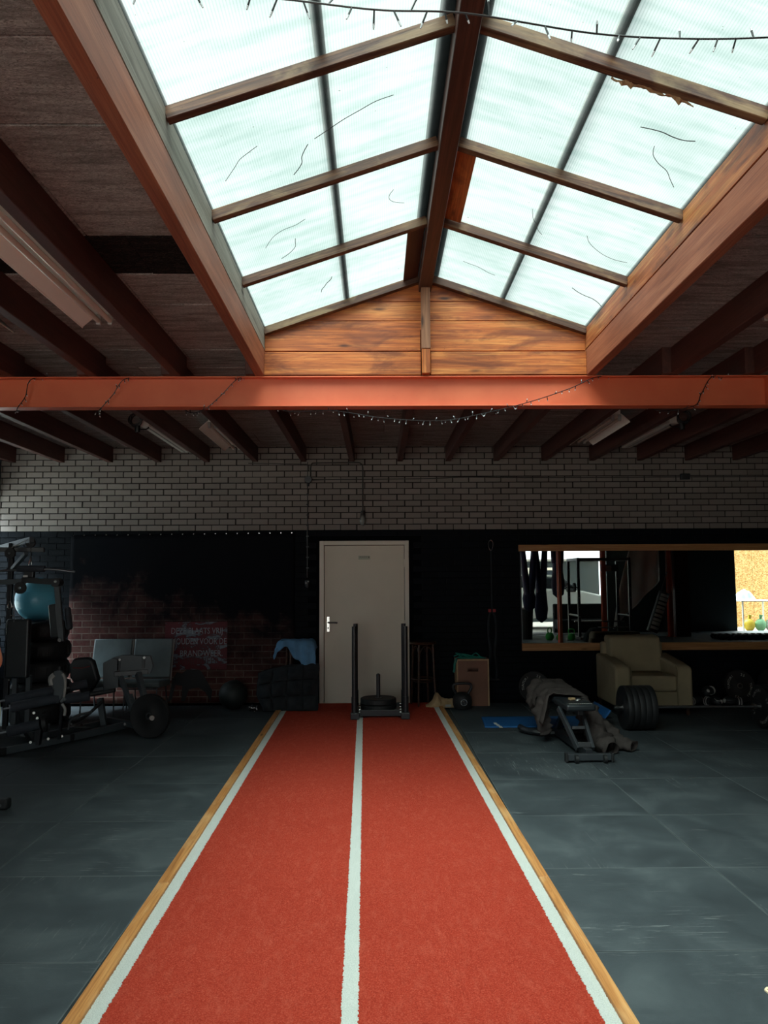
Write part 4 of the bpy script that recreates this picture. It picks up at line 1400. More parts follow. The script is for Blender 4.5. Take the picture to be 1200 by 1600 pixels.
# jacket over the back pad
def jacket(u, v):
    # u across (left hang .. right hang), v along the bench
    y = 7.50 + v * .75 + .05 * nz(u * 3, v * 2, 1)
    cx = 1.835 - .03 * v
    s = (u - .45) * (.95 - .25 * v)
    half = .15
    bump = .010 + .045 * max(0, nz(u * 6, v * 9, 4)) + .02 * math.sin(v * 16 + u * 5) ** 2 + .05 * v * math.exp(-((u - .5) / .25) ** 2)
    if abs(s) < half:
        x, z = cx + s, .475 + bump
    else:
        d = abs(s) - half
        sg = 1 if s > 0 else -1
        x = cx + sg * (half + .035 + .25 * d + .02 * math.sin(v * 22))
        z = .465 + bump * .4 - d * .95
    return (x, y + .03 * nz(u * 9, v * 7, 8), z)
jk = thing('jacket', 'dark grey jacket thrown over the far end of the weight bench', 'jacket', (1.83, 7.9, .4))
o = wp(jk, 'jacket_body', MB().grid(46, 40, jacket), COATF, smooth=80)
md = o.modifiers.new('s', 'SOLIDIFY'); md.thickness = .008
def sleeve(pts, rads, name, t, mat, n=22, seed=0, flat=1.0):
    P = bez(pts, 6)
    k = len(P)
    rr_ = []
    for i in range(k):
        f = i / (k - 1) * (len(rads) - 1)
        a = int(min(f, len(rads) - 2)); q = f - a
        rr_.append((rads[a] * (1 - q) + rads[a + 1] * q) * (1 + .13 * math.sin(i * 1.9 + seed)))
    m = MB().tube(P, rr_, n)
    m.v = [(v[0] + .030 * nz(v[0] * 13, v[1] * 13, v[2] * 13 + seed), v[1] + .030 * nz(v[1] * 13, v[2] * 13, v[0] * 13), max(.006 + .01 * abs(nz(v[0] * 9, v[1] * 9, 2)), v[2] * flat + .026 * nz(v[2] * 13, v[0] * 13, v[1] * 13 + 3))) for v in m.v]
    m.f = m.f[:-2]
    o = wp(t, name, m, mat, smooth=80)
    md = o.modifiers.new('s', 'SOLIDIFY'); md.thickness = .006
    return o
sleeve([(1.70, 8.20, .50), (1.62, 8.1, .42), (1.60, 7.98, .34), (1.63, 7.85, .37)], [.07, .065, .06, .05], 'sleeve', jk, COATF)
sleeve([(1.66, 7.75, .42), (1.62, 7.72, .30), (1.64, 7.70, .16), (1.66, 7.70, .08)], [.07, .075, .07, .06], 'hanging_panel', jk, COATF, seed=2)
# trousers / coat sliding off the right side to the floor
ct = thing('trousers', 'dark grey trousers sliding off the bench onto the floor', 'clothing', (2.15, 7.4, 0))
sleeve([(1.93, 7.62, .43), (2.00, 7.50, .34), (2.04, 7.40, .20), (2.09, 7.28, .07), (2.14, 7.15, .03)], [.07, .10, .11, .10, .085], 'trouser_leg', ct, COATF, seed=1)
sleeve([(1.98, 7.75, .38), (2.10, 7.66, .22), (2.20, 7.52, .14), (2.28, 7.34, .07), (2.37, 7.25, .05)], [.06, .08, .085, .07, .06], 'trouser_leg', ct, COATF, seed=5)
# belt pouch on the floor behind
tg = thing('phone', 'small dark phone lying on the floor between bench and armchair', 'phone', (2.62, 9.0, 0), .2)
MB().bb(-.08, .08, -.035, .035, 0, .009).build('phone_body', BLACKM, tg, bevel=.003)
MB().bb(-.072, .072, -.031, .031, .009, .0095).build('screen', plain('dark_screen', lin(40, 44, 50), .1, var=.05), tg)

# ================================================================== SMALL THINGS AT THE EDGES
te = thing('stabiliser_tube', 'black end of a steel equipment foot on the mat at the left edge', 'equipment foot', (-2.82, 5.62, 0))
MB().bb(-.20, .16, -.035, .035, .006, .062).build('foot_tube', GREYM, te, bevel=.006)
MB().bb(.13, .215, -.042, .042, 0, .074).build('rubber_end', BLACKR, te, bevel=.018, seg=3)
MB().cyl((.17, -.042, .036), (.17, -.047, .036), .009, n=10).build('bolt', STEELD, te)
MB().bb(-.24, -.16, -.3, .3, 0, .06).build('cross_foot', BLACKM, te, bevel=.008)
sc = thing('paper_scrap', 'small torn brown scrap on the mat at the lower right edge', 'scrap', (1.545, 3.10, 0))
pts = []
for k in range(14):
    a = 2 * PI * k / 14
    pts.append((.042 * math.cos(a) * (1 + .2 * math.sin(3 * a)), .05 * math.sin(a) * (1 + .15 * math.cos(5 * a))))
MB().prism(pts, (0, 0, 1), .006, (0, 0, .001), (1, 0, 0), (0, 1, 0)).build('scrap_body', plain('torn_pale_edge', lin(226, 204, 172), .8), sc)
MB().prism([(p[0] * .78, p[1] * .78) for p in pts], (0, 0, 1), .002, (0, 0, .007), (1, 0, 0), (0, 1, 0)).build('scrap_face', plain('orange_brown_card', lin(176, 116, 56), .7), sc)
# ================================================================== LEFT SIDE: CHAIRS, TYRES, MACHINES
def wait_chair(x0, x1, lab, y=9.72):
    w = x1 - x0
    t = thing('visitor_chair', lab, 'chair', ((x0 + x1) / 2, y, 0), 0, 'padded visitor chairs by the banner')
    bk = MB().prism([(.03, .40), (.08, .40), (.20, .86), (.15, .875)], (1, 0, 0), w - .02, (-w / 2 + .01, 0, 0), (0, 1, 0), (0, 0, 1))
    bk.build('backrest', CHAIRV, t, bevel=.016, seg=3, smooth=50)
    st_ = MB().prism([(-.42, .335), (.06, .305), (.06, .385), (-.40, .42), (-.44, .40)], (1, 0, 0), w - .02, (-w / 2 + .01, 0, 0), (0, 1, 0), (0, 0, 1))
    st_.build('seat', CHAIRV, t, bevel=.018, seg=3, smooth=50)
    for s in (-1, 1):
        MB().tube([(s * (w / 2 - .005), .06, .36), (s * (w / 2 - .005), .185, .865)], .007, 8).build('back_piping', GREYPR, t, smooth=True)
        MB().tube([(s * (w / 2 - .06), -.36, .34), (s * (w / 2 - .05), -.39, 0)], .009, 8).build('leg', GREYM, t, smooth=True)
        MB().tube([(s * (w / 2 - .06), .02, .32), (s * (w / 2 - .05), .10, 0)], .009, 8).build('leg', GREYM, t, smooth=True)
    MB().tube([(-w / 2 + .06, -.37, .315), (w / 2 - .06, -.37, .315)], .008, 8).build('seat_rail', GREYM, t, smooth=True)
wait_chair(-3.585, -3.085, 'left grey-green padded visitor chair behind the leg press')
wait_chair(-3.075, -2.575, 'right grey-green padded visitor chair beside the printed red sign')

# tyres with the teal ball on top
def tyre(z, h, r, lab, dx=0, dy=0):
    t = thing('tyre', lab, 'tyre', (-3.88 + dx, 9.02 + dy, z), random.uniform(0, 3), 'stacked tyres under the teal ball')
    pr = [(r * .60, h * .18), (r * .66, h * .04), (r * .82, 0), (r * .94, h * .08), (r, h * .26), (r, h * .74), (r * .94, h * .92), (r * .82, h), (r * .66, h * .96), (r * .60, h * .82), (r * .64, h * .5)]
    o = MB().lathe(pr, n=44, close=True).build('tyre_body', BLACKR, t, smooth=60)
    for k in range(30):
        a = 2 * PI * k / 30
        MB().box((r * math.cos(a), r * math.sin(a), h / 2), (.012, .022, h * .44), (0, 0, a)).build('tread_block', BLACKR, o)
hs = [(.0, .235), (.236, .235), (.472, .235), (.708, .22), (.929, .22)]
nm = ['bottom black tyre of the stack behind the machine', 'second black tyre from the floor in the stack', 'middle black tyre of the stack', 'second tyre from the top of the stack', 'top black tyre of the stack, carrying the teal ball']
for (z, h), n_, r in zip(hs, nm, (.33, .33, .325, .31, .29)):
    tyre(z, h, r, n_, random.uniform(-.012, .012), random.uniform(-.012, .012))
gb = thing('gym_ball', 'large teal inflatable gym ball on top of the tyre stack', 'ball', (-3.93, 9.02, 1.135))
MB().sphere((0, 0, .255), .255, 48, 28).build('ball_shell', TEALB, gb, smooth=True)
for k in range(3):
    z = .255 + (k - 1) * .09
    rr_ = math.sqrt(.2555 ** 2 - (z - .255) ** 2)
    MB().tube([(rr_ * math.cos(2 * PI * q / 60), rr_ * math.sin(2 * PI * q / 60), z) for q in range(60)], .0022, 5, True).build('grip_rib', TEALB, gb, smooth=True)

# ---- multi gym tower
mg = thing('multi_gym', 'black multi gym tower with cables, pads and foam rollers at the left', 'gym machine', (-3.75, 8.2, 0))
def P(name, m, mat=BLACKM, **kw): return wp(mg, name, m, mat, **kw)
P('base_foot', MB().bar((-3.46, 7.30, .04), (-3.08, 7.90, .04), .05, .06), GREYM, bevel=.004)
P('foot_end', MB().bar((-3.475, 7.275, .04), (-3.45, 7.315, .04), .056, .07), BLACKR, bevel=.004)
P('foot_end', MB().bar((-3.09, 7.885, .04), (-3.065, 7.925, .04), .056, .07), BLACKR, bevel=.004)
P('base_rail', MB().bar((-3.30, 7.62, .035), (-3.85, 8.55, .035), .05, .06), BLACKM, bevel=.004)
P('base_rail', MB().bar((-4.25, 8.35, .035), (-3.55, 8.55, .035), .05, .06), BLACKM, bevel=.004)
for x, y in ((-3.98, 8.42), (-4.24, 8.42)):
    P('upright', MB().bar((x, y, .03), (x, y, 2.02), .05, .05), BLACKM, bevel=.004)
P('top_boom', MB().bar((-4.20, 8.65, 1.98), (-3.62, 8.1, 2.04), .05, .06), GREYM, bevel=.004)
P('top_crossbar', MB().bar((-4.3, 8.4, 1.95), (-3.66, 8.5, 1.95), .05, .05), BLACKM, bevel=.004)
P('boom_brace', MB().bar((-3.98, 8.42, 1.72), (-3.72, 8.2, 1.90), .04, .04), GREYM, bevel=.003)
P('press_arm', MB().bar((-4.30, 8.25, 1.585), (-3.74, 8.25, 1.605), .05, .055), GREYM, bevel=.004)
P('press_arm', MB().bar((-3.76, 8.22, 1.62), (-3.40, 8.22, 1.595), .045, .06), BLACKM, bevel=.004)
P('arm_joint', MB().cyl((-3.395, 8.17, 1.59), (-3.395, 8.29, 1.59), .048, n=20), BLACKM, smooth=True)
P('joint_bolt', MB().cyl((-3.385, 8.165, 1.60), (-3.385, 8.155, 1.60), .016, n=12), CHROME)
P('pec_arm', MB().bar((-3.395, 8.23, 1.57), (-3.325, 8.23, .97), .055, .05), GREYM, bevel=.005)
P('arm_pad', MB().bar((-3.455, 8.30, 1.36), (-3.41, 8.30, 1.00), .10, .08), VINYL, bevel=.02, seg=3)
P('arm_pad', MB().bar((-3.335, 8.36, 1.33), (-3.30, 8.36, 1.08), .07, .07), FOAM, bevel=.03, seg=3)
P('arm_end_bolt', MB().cyl((-3.33, 8.19, .99), (-3.33, 8.175, .99), .02, n=10), CHROME)
P('chest_pad', MB().bb(-3.925, -3.685, 8.24, 8.32, .585, 1.205), VINYL, bevel=.02, seg=3)
P('pad_post', MB().bb(-3.87, -3.82, 8.30, 8.35, .10, .60), GREYM, bevel=.003)
P('pad_post', MB().bb(-3.76, -3.71, 8.38, 8.43, .06, .60), GREYM, bevel=.003)
for x, z, r in ((-3.752, 1.535, .062), (-3.87, 1.90, .055), (-3.66, 2.01, .05)):
    o = P('pulley', MB().lathe([(.012, -.014), (r, -.014), (r - .012, 0), (r, .014), (.012, .014)], (x, 8.16, z), (PI / 2, 0, 0), 26, True), BLACKR, smooth=True)
    wp(mg, 'pulley_bolt', MB().cyl((x, 8.14, z), (x, 8.13, z), .012, n=8), STEELD, o)
P('cable', MB().tube([(-3.81, 8.15, 1.50), (-3.80, 8.15, 1.18)], .004, 6), STEELD)
P('cable', MB().tube([(-3.86, 8.15, 1.955), (-3.66, 8.12, 2.05)], .004, 6), GREYPR)
P('cable', MB().tube([(-3.655, 8.16, 1.99), (-3.655, 8.16, 1.86)], .005, 6), BLACKM)
P('chain', MB().tube([(-3.655, 8.16, 1.86), (-3.650, 8.16, 1.80)], .011, 6), BLACKM)
P('carabiner', MB().tube(bez([(-3.655, 8.155, 1.835), (-3.642, 8.155, 1.80), (-3.645, 8.155, 1.765), (-3.66, 8.155, 1.755), (-3.672, 8.155, 1.775), (-3.665, 8.155, 1.81), (-3.655, 8.155, 1.835)], 4), .0045, 6), CHROME, smooth=True)
P('carabiner', MB().tube(bez([(-3.845, 8.14, 1.40), (-3.828, 8.14, 1.36), (-3.826, 8.14, 1.33), (-3.848, 8.14, 1.312), (-3.868, 8.14, 1.335), (-3.862, 8.14, 1.37), (-3.845, 8.14, 1.40)], 4), .004, 6), CHROME, smooth=True)
P('lat_bar', MB().tube(bez([(-4.15, 8.12, 1.69), (-3.86, 8.13, 1.72), (-3.655, 8.14, 1.715), (-3.45, 8.15, 1.73), (-3.20, 8.2, 1.70)], 6), .013, 10), STEELD, smooth=True)
P('lat_bar_grip', MB().cyl((-3.775, 8.13, 1.735), (-3.50, 8.15, 1.735), .034, n=18), FOAM, smooth=True)
P('bar_hook', MB().bb(-3.70, -3.60, 8.11, 8.17, 1.64, 1.71), BLACKM, bevel=.01)
P('hook_label', MB().bb(-3.70, -3.655, 8.10, 8.108, 1.647, 1.668), WHITEP)
P('weight_stack', MB().bb(-4.30, -4.08, 8.30, 8.46, .08, 1.0), BLACKM, bevel=.004)
for z in (.30, .55, .80, 1.24, 1.33, 1.60):
    P('frame_bolt', MB().cyl((-3.93, 8.39, z), (-3.93, 8.375, z), .012, n=8), CHROME)
# leg developer with foam rollers in front
for a, b, r in (((-3.60, 7.62, .455), (-3.17, 7.70, .535), .045), ((-3.50, 7.52, .40), (-3.08, 7.62, .475), .048), ((-3.05, 7.66, .455), (-2.83, 7.72, .475), .045), ((-3.07, 7.82, .545), (-2.93, 7.90, .575), .042), ((-3.50, 7.46, .185), (-3.22, 7.52, .245), .050)):
    o = P('foam_roller', MB().cyl(a, b, r, n=20), FOAM, smooth=True)
    A, B = Vector(a), Vector(b)
    e = A - (B - A).normalized() * .07
    wp(mg, 'roller_axle', MB().cyl(tuple(e), a, .012, n=10), STEELD, o, smooth=True)
P('roller_disc', MB().cyl((-3.20, 7.52, .25), (-3.165, 7.53, .255), .085, n=28), BLACKR, smooth=True)
P('developer_arm', MB().bar((-3.16, 7.60, .66), (-3.04, 7.62, .44), .03, .06), GREYM, bevel=.006)
P('developer_arm', MB().bar((-3.05, 7.62, .46), (-3.10, 7.68, .07), .028, .035), BLACKM, bevel=.004)
P('developer_post', MB().bar((-3.27, 7.58, .04), (-3.25, 7.58, .25), .06, .06), BLACKM, bevel=.004)
sh = P('side_shroud', MB().prism([(-.06, .0), (-.01, -.03), (.045, .05), (.065, .17), (.05, .26), (0, .30), (-.055, .28), (-.075, .20), (-.05, .1)], (0, 1, 0), .05, (-3.08, 7.58, .45)), GREYM, bevel=.012, seg=3, smooth=50)
wp(mg, 'shroud_trim', MB().tube(bez([(-3.025, 7.575, .49), (-3.015, 7.573, .58), (-3.02, 7.573, .66), (-3.045, 7.573, .71)], 6), .014, 8), SILVERP, sh, smooth=True)
P('side_shroud', MB().tube(bez([(-3.13, 7.6, .70), (-3.165, 7.6, .66), (-3.155, 7.6, .60)], 6), .028, 8), SILVERP, smooth=True)
P('lower_trim', MB().tube(bez([(-3.05, 7.60, .42), (-3.02, 7.6, .37), (-3.025, 7.6, .31)], 6), .015, 8), SILVERP, smooth=True)
P('shroud_knob', MB().cyl((-3.085, 7.6, .73), (-3.085, 7.6, .775), .018, n=12), BLACKR, smooth=True)
for q in ((-3.2, 7.66, .075), (-3.12, 7.785, .075), (-3.30, 7.50, .075), (-3.33, 7.62, .33), (-3.27, 7.56, .29)):
    P('frame_bolt', MB().cyl(q, (q[0] + .01, q[1] - .02, q[2] + .006), .013, n=8), CHROME)

# ---- leg press with round plate
lp = thing('leg_press', 'dark grey leg press bench with footplate and a round weight plate', 'gym machine', (-2.85, 8.4, 0))
def Q(name, m, mat=GREYM, **kw): return wp(lp, name, m, mat, **kw)
Q('base_rail', MB().bar((-3.06, 7.93, .04), (-2.72, 8.62, .04), .05, .07), bevel=.004)
Q('base_rail', MB().bar((-3.38, 8.10, .035), (-2.98, 8.85, .035), .05, .06), bevel=.004)
Q('cross_rail', MB().bar((-3.05, 8.80, .06), (-2.42, 8.30, .06), .05, .06), bevel=.004)
Q('rail_bolt', MB().cyl((-2.73, 8.52, .06), (-2.73, 8.50, .06), .014, n=8), CHROME)
Q('seat_post', MB().bar((-2.97, 8.55, .04), (-3.02, 8.55, .33), .06, .06), bevel=.004)
Q('seat_pad', MB().bar((-3.34, 8.45, .36), (-2.88, 8.62, .425), .30, .05), VINYL, bevel=.02, seg=3)
bkp = MB().prism([(-.15, -.01), (-.03, -.17), (.05, -.20), (.155, -.04), (.09, .16), (.03, .20), (-.12, .19), (-.155, .12)], (.25, .95, .1), .07, (-3.16, 8.42, .58))
bkp = Q('backrest', bkp, VINYL, bevel=.02, seg=3, smooth=50)
wp(lp, 'red_stripe', MB().tube([(-3.27, 8.405, .675), (-3.17, 8.40, .672), (-3.09, 8.405, .69)], .004, 6), REDP, bkp)
Q('back_bolt', MB().cyl((-3.24, 8.45, .78), (-3.24, 8.45, .81), .012, n=8), CHROME)
fp = Q('footplate', MB().prism([(-.21, -.02), (.20, -.02), (.235, .06), (.20, .17), (-.10, .18), (-.21, .15)], (.15, 1, .25), .02, (-2.63, 8.36, .63)), bevel=.004)
wp(lp, 'footplate_wing', MB().prism([(-.12, -.20), (.04, -.17), (.04, .12), (-.02, .14), (-.13, .09)], (.15, 1, .25), .02, (-2.80, 8.345, .64)), GREYM, fp, bevel=.004)
for x, z in ((-2.76, .72), (-2.50, .74)):
    wp(lp, 'plate_slot', MB().bb(x - .016, x + .016, 8.345, 8.352, z - .07, z + .05), BLACKM, fp)
    wp(lp, 'slot_bolt', MB().cyl((x + .012, 8.345, z + .045), (x + .012, 8.335, z + .045), .014, n=10), CHROME, fp)
Q('foot_bracket', MB().bar((-2.80, 8.33, .615), (-2.45, 8.37, .635), .04, .05), BLACKM, bevel=.004)
Q('lever_arm', MB().bar((-2.55, 8.34, .62), (-2.39, 8.16, .27), .05, .07), bevel=.005)
Q('lever_arm', MB().bar((-2.73, 8.33, .59), (-2.56, 8.22, .24), .035, .05), bevel=.004)
Q('lever_arm', MB().bar((-2.62, 8.30, .40), (-2.52, 8.22, .22), .04, .05), bevel=.004)
Q('pivot_hub', MB().cyl((-2.52, 8.45, .10), (-2.50, 8.30, .10), .05, n=18), BLACKM, smooth=True)
Q('pivot_bolt', MB().cyl((-2.52, 8.29, .10), (-2.52, 8.28, .10), .015, n=8), CHROME)
Q('linkage', MB().tube(bez([(-3.32, 8.2, .36), (-3.30, 8.25, .22), (-3.22, 8.32, .12), (-3.10, 8.40, .18), (-2.98, 8.5, .30)], 6), .018, 8), BLACKM, smooth=True)
Q('linkage_arc', MB().tube(bez([(-3.20, 8.15, .07), (-3.19, 8.17, .16), (-3.12, 8.2, .21), (-3.02, 8.3, .225)], 6), .014, 8), GREYM, smooth=True)
Q('foot_pedal', MB().box((-3.05, 8.14, .10), (.16, .08, .03), (0, .1, .3)), BLACKR, bevel=.012)
Q('pedal_bolt', MB().cyl((-3.05, 8.12, .115), (-3.05, 8.11, .125), .014, n=8), CHROME)
Q('linkage_bolt', MB().cyl((-3.16, 8.13, .13), (-3.16, 8.115, .13), .018, n=10), CHROME)
Q('stack_horn', MB().cyl((-2.36, 8.16, .222), (-2.275, 7.93, .222), .025, n=18), CHROME, smooth=True)
t = bumper('bumper_plate', 'large black weight plate on the horn of the leg press', (-2.325, 8.085, .222), (PI / 2, 0, -.25), .222, .05, False)
# ================================================================== BEHIND THE CAMERA (seen in the mirror)
# ---- aerial hammocks hanging in loops
def hammock(x, y, half, zj, zb, lab):
    t = thing('aerial_hammock', lab, 'hammock', (x, y, 3.18), 0, 'navy aerial hammocks hung from the joists')
    for s in (-1, 1):
        P_ = bez([(s * half, 0, .02), (s * half * 1.02, 0, -.6), (s * half * .8, 0, -1.1), (s * half * .45, 0, zj - 3.18 + .1), (s * .03, 0, zj - 3.18 - .15)], 6)
        MB().tube(P_, [.06 + .05 * i / len(P_) for i in range(len(P_))], 10).build('fabric_strand', NAVY, t, smooth=True)
    m = MB().lathe([(.02, 0), (.12, .1), (.15, .35), (.12, zj - zb - .1), (.07, zj - zb + .1)], (0, 0, zb - 3.18), None, 18)
    m.v = [(v[0] * 1.2, v[1] * .6, v[2]) for v in m.v]
    m.build('fabric_pouch', NAVY, t, smooth=True)
    for s in (-1, 1):
        MB().cyl((s * half, 0, .02), (s * half, 0, .10), .02).build('hanging_ring', STEELD, t)
hammock(3.98, .2, .16, 1.36, .75, 'navy aerial hammock at the left end of the mirror')
hammock(4.36, -.12, .13, 1.40, .45, 'navy aerial hammock hanging beside the rack in the mirror')
hammock(4.72, .3, .10, 1.9, 1.1, 'short navy aerial hammock nearest the rack in the mirror')
bn2 = thing('waste_bin', 'black bin under the hanging hammocks in the mirror', 'bin', (4.0, -.35, 0))
MB().lathe([(0, 0), (.15, 0), (.19, .82), (.17, .82), (.14, .03)], n=28).build('bin_body', BLACKR, bn2, smooth=True)
MB().lathe([(.185, .80), (.20, .80), (.20, .835), (.185, .835)], n=28, close=True).build('bin_rim', GREYPR, bn2, smooth=True)

# ---- power rack
rk = thing('power_rack', 'black power rack with pegs and bars seen in the mirror', 'rack', (6.0, -.6, 0))
for x in (5.36, 6.72):
    for y in (-.1, -1.15):
        wp(rk, 'rack_upright', MB().bar((x, y, 0), (x, y, 2.16), .07, .07), BLACKM, bevel=.004)
        for k in range(6):
            wp(rk, 'peg_hole', MB().cyl((x, y + .036, .6 + .25 * k), (x, y + .037, .6 + .25 * k), .012, n=10), GREYPR)
    wp(rk, 'side_rail', MB().bar((x, -.1, 2.12), (x, -1.15, 2.12), .07, .07), BLACKM)
    wp(rk, 'base_rail', MB().bar((x, .1, .04), (x, -1.25, .04), .07, .07), BLACKM)
    wp(rk, 'safety_bar', MB().cyl((x, -.1, .62), (x, -1.15, .62), .025), BLACKM, smooth=True)
for y in (-.1, -1.15):
    wp(rk, 'top_bar', MB().bar((5.36, y, 2.12), (6.72, y, 2.12), .06, .07), BLACKM)
wp(rk, 'header_panel', MB().bb(6.25, 6.72, -1.12, -1.10, 1.80, 2.0), GREYM)
wp(rk, 'header_label', MB().bb(6.38, 6.55, -1.098, -1.096, 1.82, 1.97), WHITEP)
wp(rk, 'step_bar', MB().cyl((5.36, -.62, .45), (6.72, -.62, .45), .02), CHROME, smooth=True)
wp(rk, 'step_bar', MB().cyl((5.9, -.3, .30), (6.72, -.3, .30), .02), CHROME, smooth=True)
for i, (x, z) in enumerate(((5.05, 1.37), (5.22, 1.37))):
    o = wp(rk, 'peg', MB().cyl((x - .05, -.1, z), (5.36, -.1, z), .02), STEELD)
    bumper('bumper_plate', ['outer', 'inner'][i] + ' small black plate stored on the rack peg in the mirror', (x, -.1, z), (0, PI / 2, 0), .12, .05, False, 'plates on the rack peg')
# sofa against the rear wall
so = thing('bench_sofa', 'dark padded bench against the rear opening in the mirror', 'sofa', (6.0, -2.4, 0))
MB().prism([(-.75, .0), (.68, .0), (.78, .82), (.70, .86), (-.75, .86)], (0, 1, 0), .18, (0, -.35, 0)).build('sofa_back', BLACKF, so, bevel=.04, seg=3)
MB().bb(-.75, .70, -.17, .40, .12, .42).build('sofa_seat', BLACKF, so, bevel=.05, seg=3)
for x in (-.7, .65):
    MB().bb(x - .03, x + .03, .3, .36, 0, .13).build('sofa_leg', BLACKM, so)
# green dumbbells and gear on the floor
def kettle(x, y, mat, lab, r=.09, grp=None):
    t = thing('kettlebell', lab, 'kettlebell', (x, y, 0), random.uniform(0, 3), grp)
    MB().lathe([(0, 0), (r * .7, 0), (r * .98, r * .5), (r, r), (r * .75, r * 1.7), (0, r * 1.9)], n=24).build('bell', mat, t, smooth=True)
    MB().tube(bez([(-r * .5, 0, r * 1.5), (-r * .85, 0, r * 2.2), (-r * .5, 0, r * 2.8), (r * .5, 0, r * 2.8), (r * .85, 0, r * 2.2), (r * .5, 0, r * 1.5)], 5), r * .15, 8).build('handle', mat, t, smooth=True)
kettle(4.55, -.05, GREENK, 'left green kettlebell below the hammocks in the mirror', .11, 'green kettlebells in the mirror')
kettle(4.80, -.02, GREENK, 'middle green kettlebell below the hammocks in the mirror', .085, 'green kettlebells in the mirror')
kettle(5.12, -.03, GREENK, 'right green kettlebell beside the rack in the mirror', .10, 'green kettlebells in the mirror')
hb = thing('gear_bag', 'black sports bag standing at the foot of the rack in the mirror', 'bag', (5.62, .36, 0))
MB().prism([(-.30, 0), (.30, 0), (.22, .18), (.06, .34), (-.06, .34), (-.22, .18)], (0, 1, 0), .34, (0, -.17, 0)).build('bag_body', BLACKF, hb, bevel=.03, seg=3)
MB().tube(bez([(-.10, 0, .33), (-.05, 0, .42), (.05, 0, .42), (.10, 0, .33)], 6), .012, 8).build('bag_handle', BLACKF, hb, smooth=True)

# ---- tarpaulin hung from the ceiling
tp = thing('tarpaulin', 'pale tarpaulin slung down from the ceiling in the mirror', 'tarpaulin', (7.5, -1.6, 0))
A, B, C_, D_ = Vector((7.50, -1.6, 3.17)), Vector((8.07, -1.6, 3.17)), Vector((8.06, -1.55, 1.54)), Vector((6.67, -1.5, .20))
def tarp(u, v):
    top = A.lerp(B, u)
    bot = D_.lerp(C_, u ** .8)
    p = top.lerp(bot, v)
    sag = .10 * math.sin(PI * v) * (1 - u)
    return (p.x - sag, p.y + .05 * math.sin(u * 14 + v * 2) * v, p.z)
o = wp(tp, 'sheet', MB().grid(30, 30, tarp), TARP, smooth=80)
md = o.modifiers.new('s', 'SOLIDIFY'); md.thickness = .006
wp(tp, 'hem_rope', MB().tube([tarp(u / 20, 1.0) for u in range(21)], .01, 6), TARP, smooth=True)

# ---- punch bag with printed panel
pu = thing('punch_bag', 'black and white punch bag leaning by the orange post in the mirror', 'punch bag', (7.70, -.75, 0))
a, b = Vector((7.50, -.75, .15)), Vector((7.88, -.75, 1.22))
dd = (b - a).normalized()
wp(pu, 'bag_body', MB().cyl(a, b, .15, n=28), VINYL, smooth=True)
u_, w_, _ = frame_from(dd)
for k in range(9):
    c0 = a + dd * (.08 + k * .115)
    m = MB()
    arc = []
    for q in range(11):
        al = PI * .5 + (q - 5) * .16
        pt = Vector((-dd.z, 0, dd.x)) * (-math.cos(al) * .152) + Vector((0, 1, 0)) * (math.sin(al) * .152)
        arc.append(pt)
    vs = [c0 + p for p in arc] + [c0 + dd * (.075 + .02 * (k % 3 == 1)) + p for p in arc]
    m.add(vs, [(i, i + 1, 12 + i, 11 + i) for i in range(10)])
    wp(pu, 'white_print', m, WHITEP)
for s in (-.1, .1):
    wp(pu, 'chain', MB().tube([tuple(b + Vector((s, 0, 0))), (7.96, -.75, 1.75)], .01, 6), STEELD)
wp(pu, 'chain', MB().tube([(7.96, -.75, 1.75), (7.96, -.75, 3.18)], .012, 6), STEELD)
wp(pu, 'swivel', MB().sphere((7.96, -.75, 1.75), .03, 12, 8), STEELD, smooth=True)

struct(MB().bb(8.26, 8.66, -1.30, -.95, 0, 3.18).build('trim_1', MAROON))

# ---- dumbbells along the floor
ORD = ['first', 'second', 'third', 'fourth', 'fifth', 'sixth', 'seventh', 'eighth', 'ninth', 'tenth', 'eleventh']
db = thing('dumbbell', 'first black dumbbell from the left, nearer floor row in the mirror', 'dumbbell', (9.0, .1, 0), 0, 'dumbbells on the floor in the mirror')
for s in (-1, 1):
    m = MB().cyl((0, s * .06, .065), (0, s * .15, .065), .075, n=6)
    m.build('hex_head', BLACKR, db, bevel=.008)
MB().cyl((0, -.06, .065), (0, .06, .065), .016, n=12).build('grip', CHROME, db, smooth=True)
for k in range(1, 22):
    c = copy_tree(db)
    c.location = (9.0 + (k % 11) * .18, .1 - (k // 11) * .36, 0)
    c.rotation_euler = (0, 0, random.uniform(-.15, .15))
    c['label'] = ORD[k % 11] + ' black dumbbell from the left, ' + ('nearer' if k // 11 == 0 else 'farther') + ' floor row in the mirror'

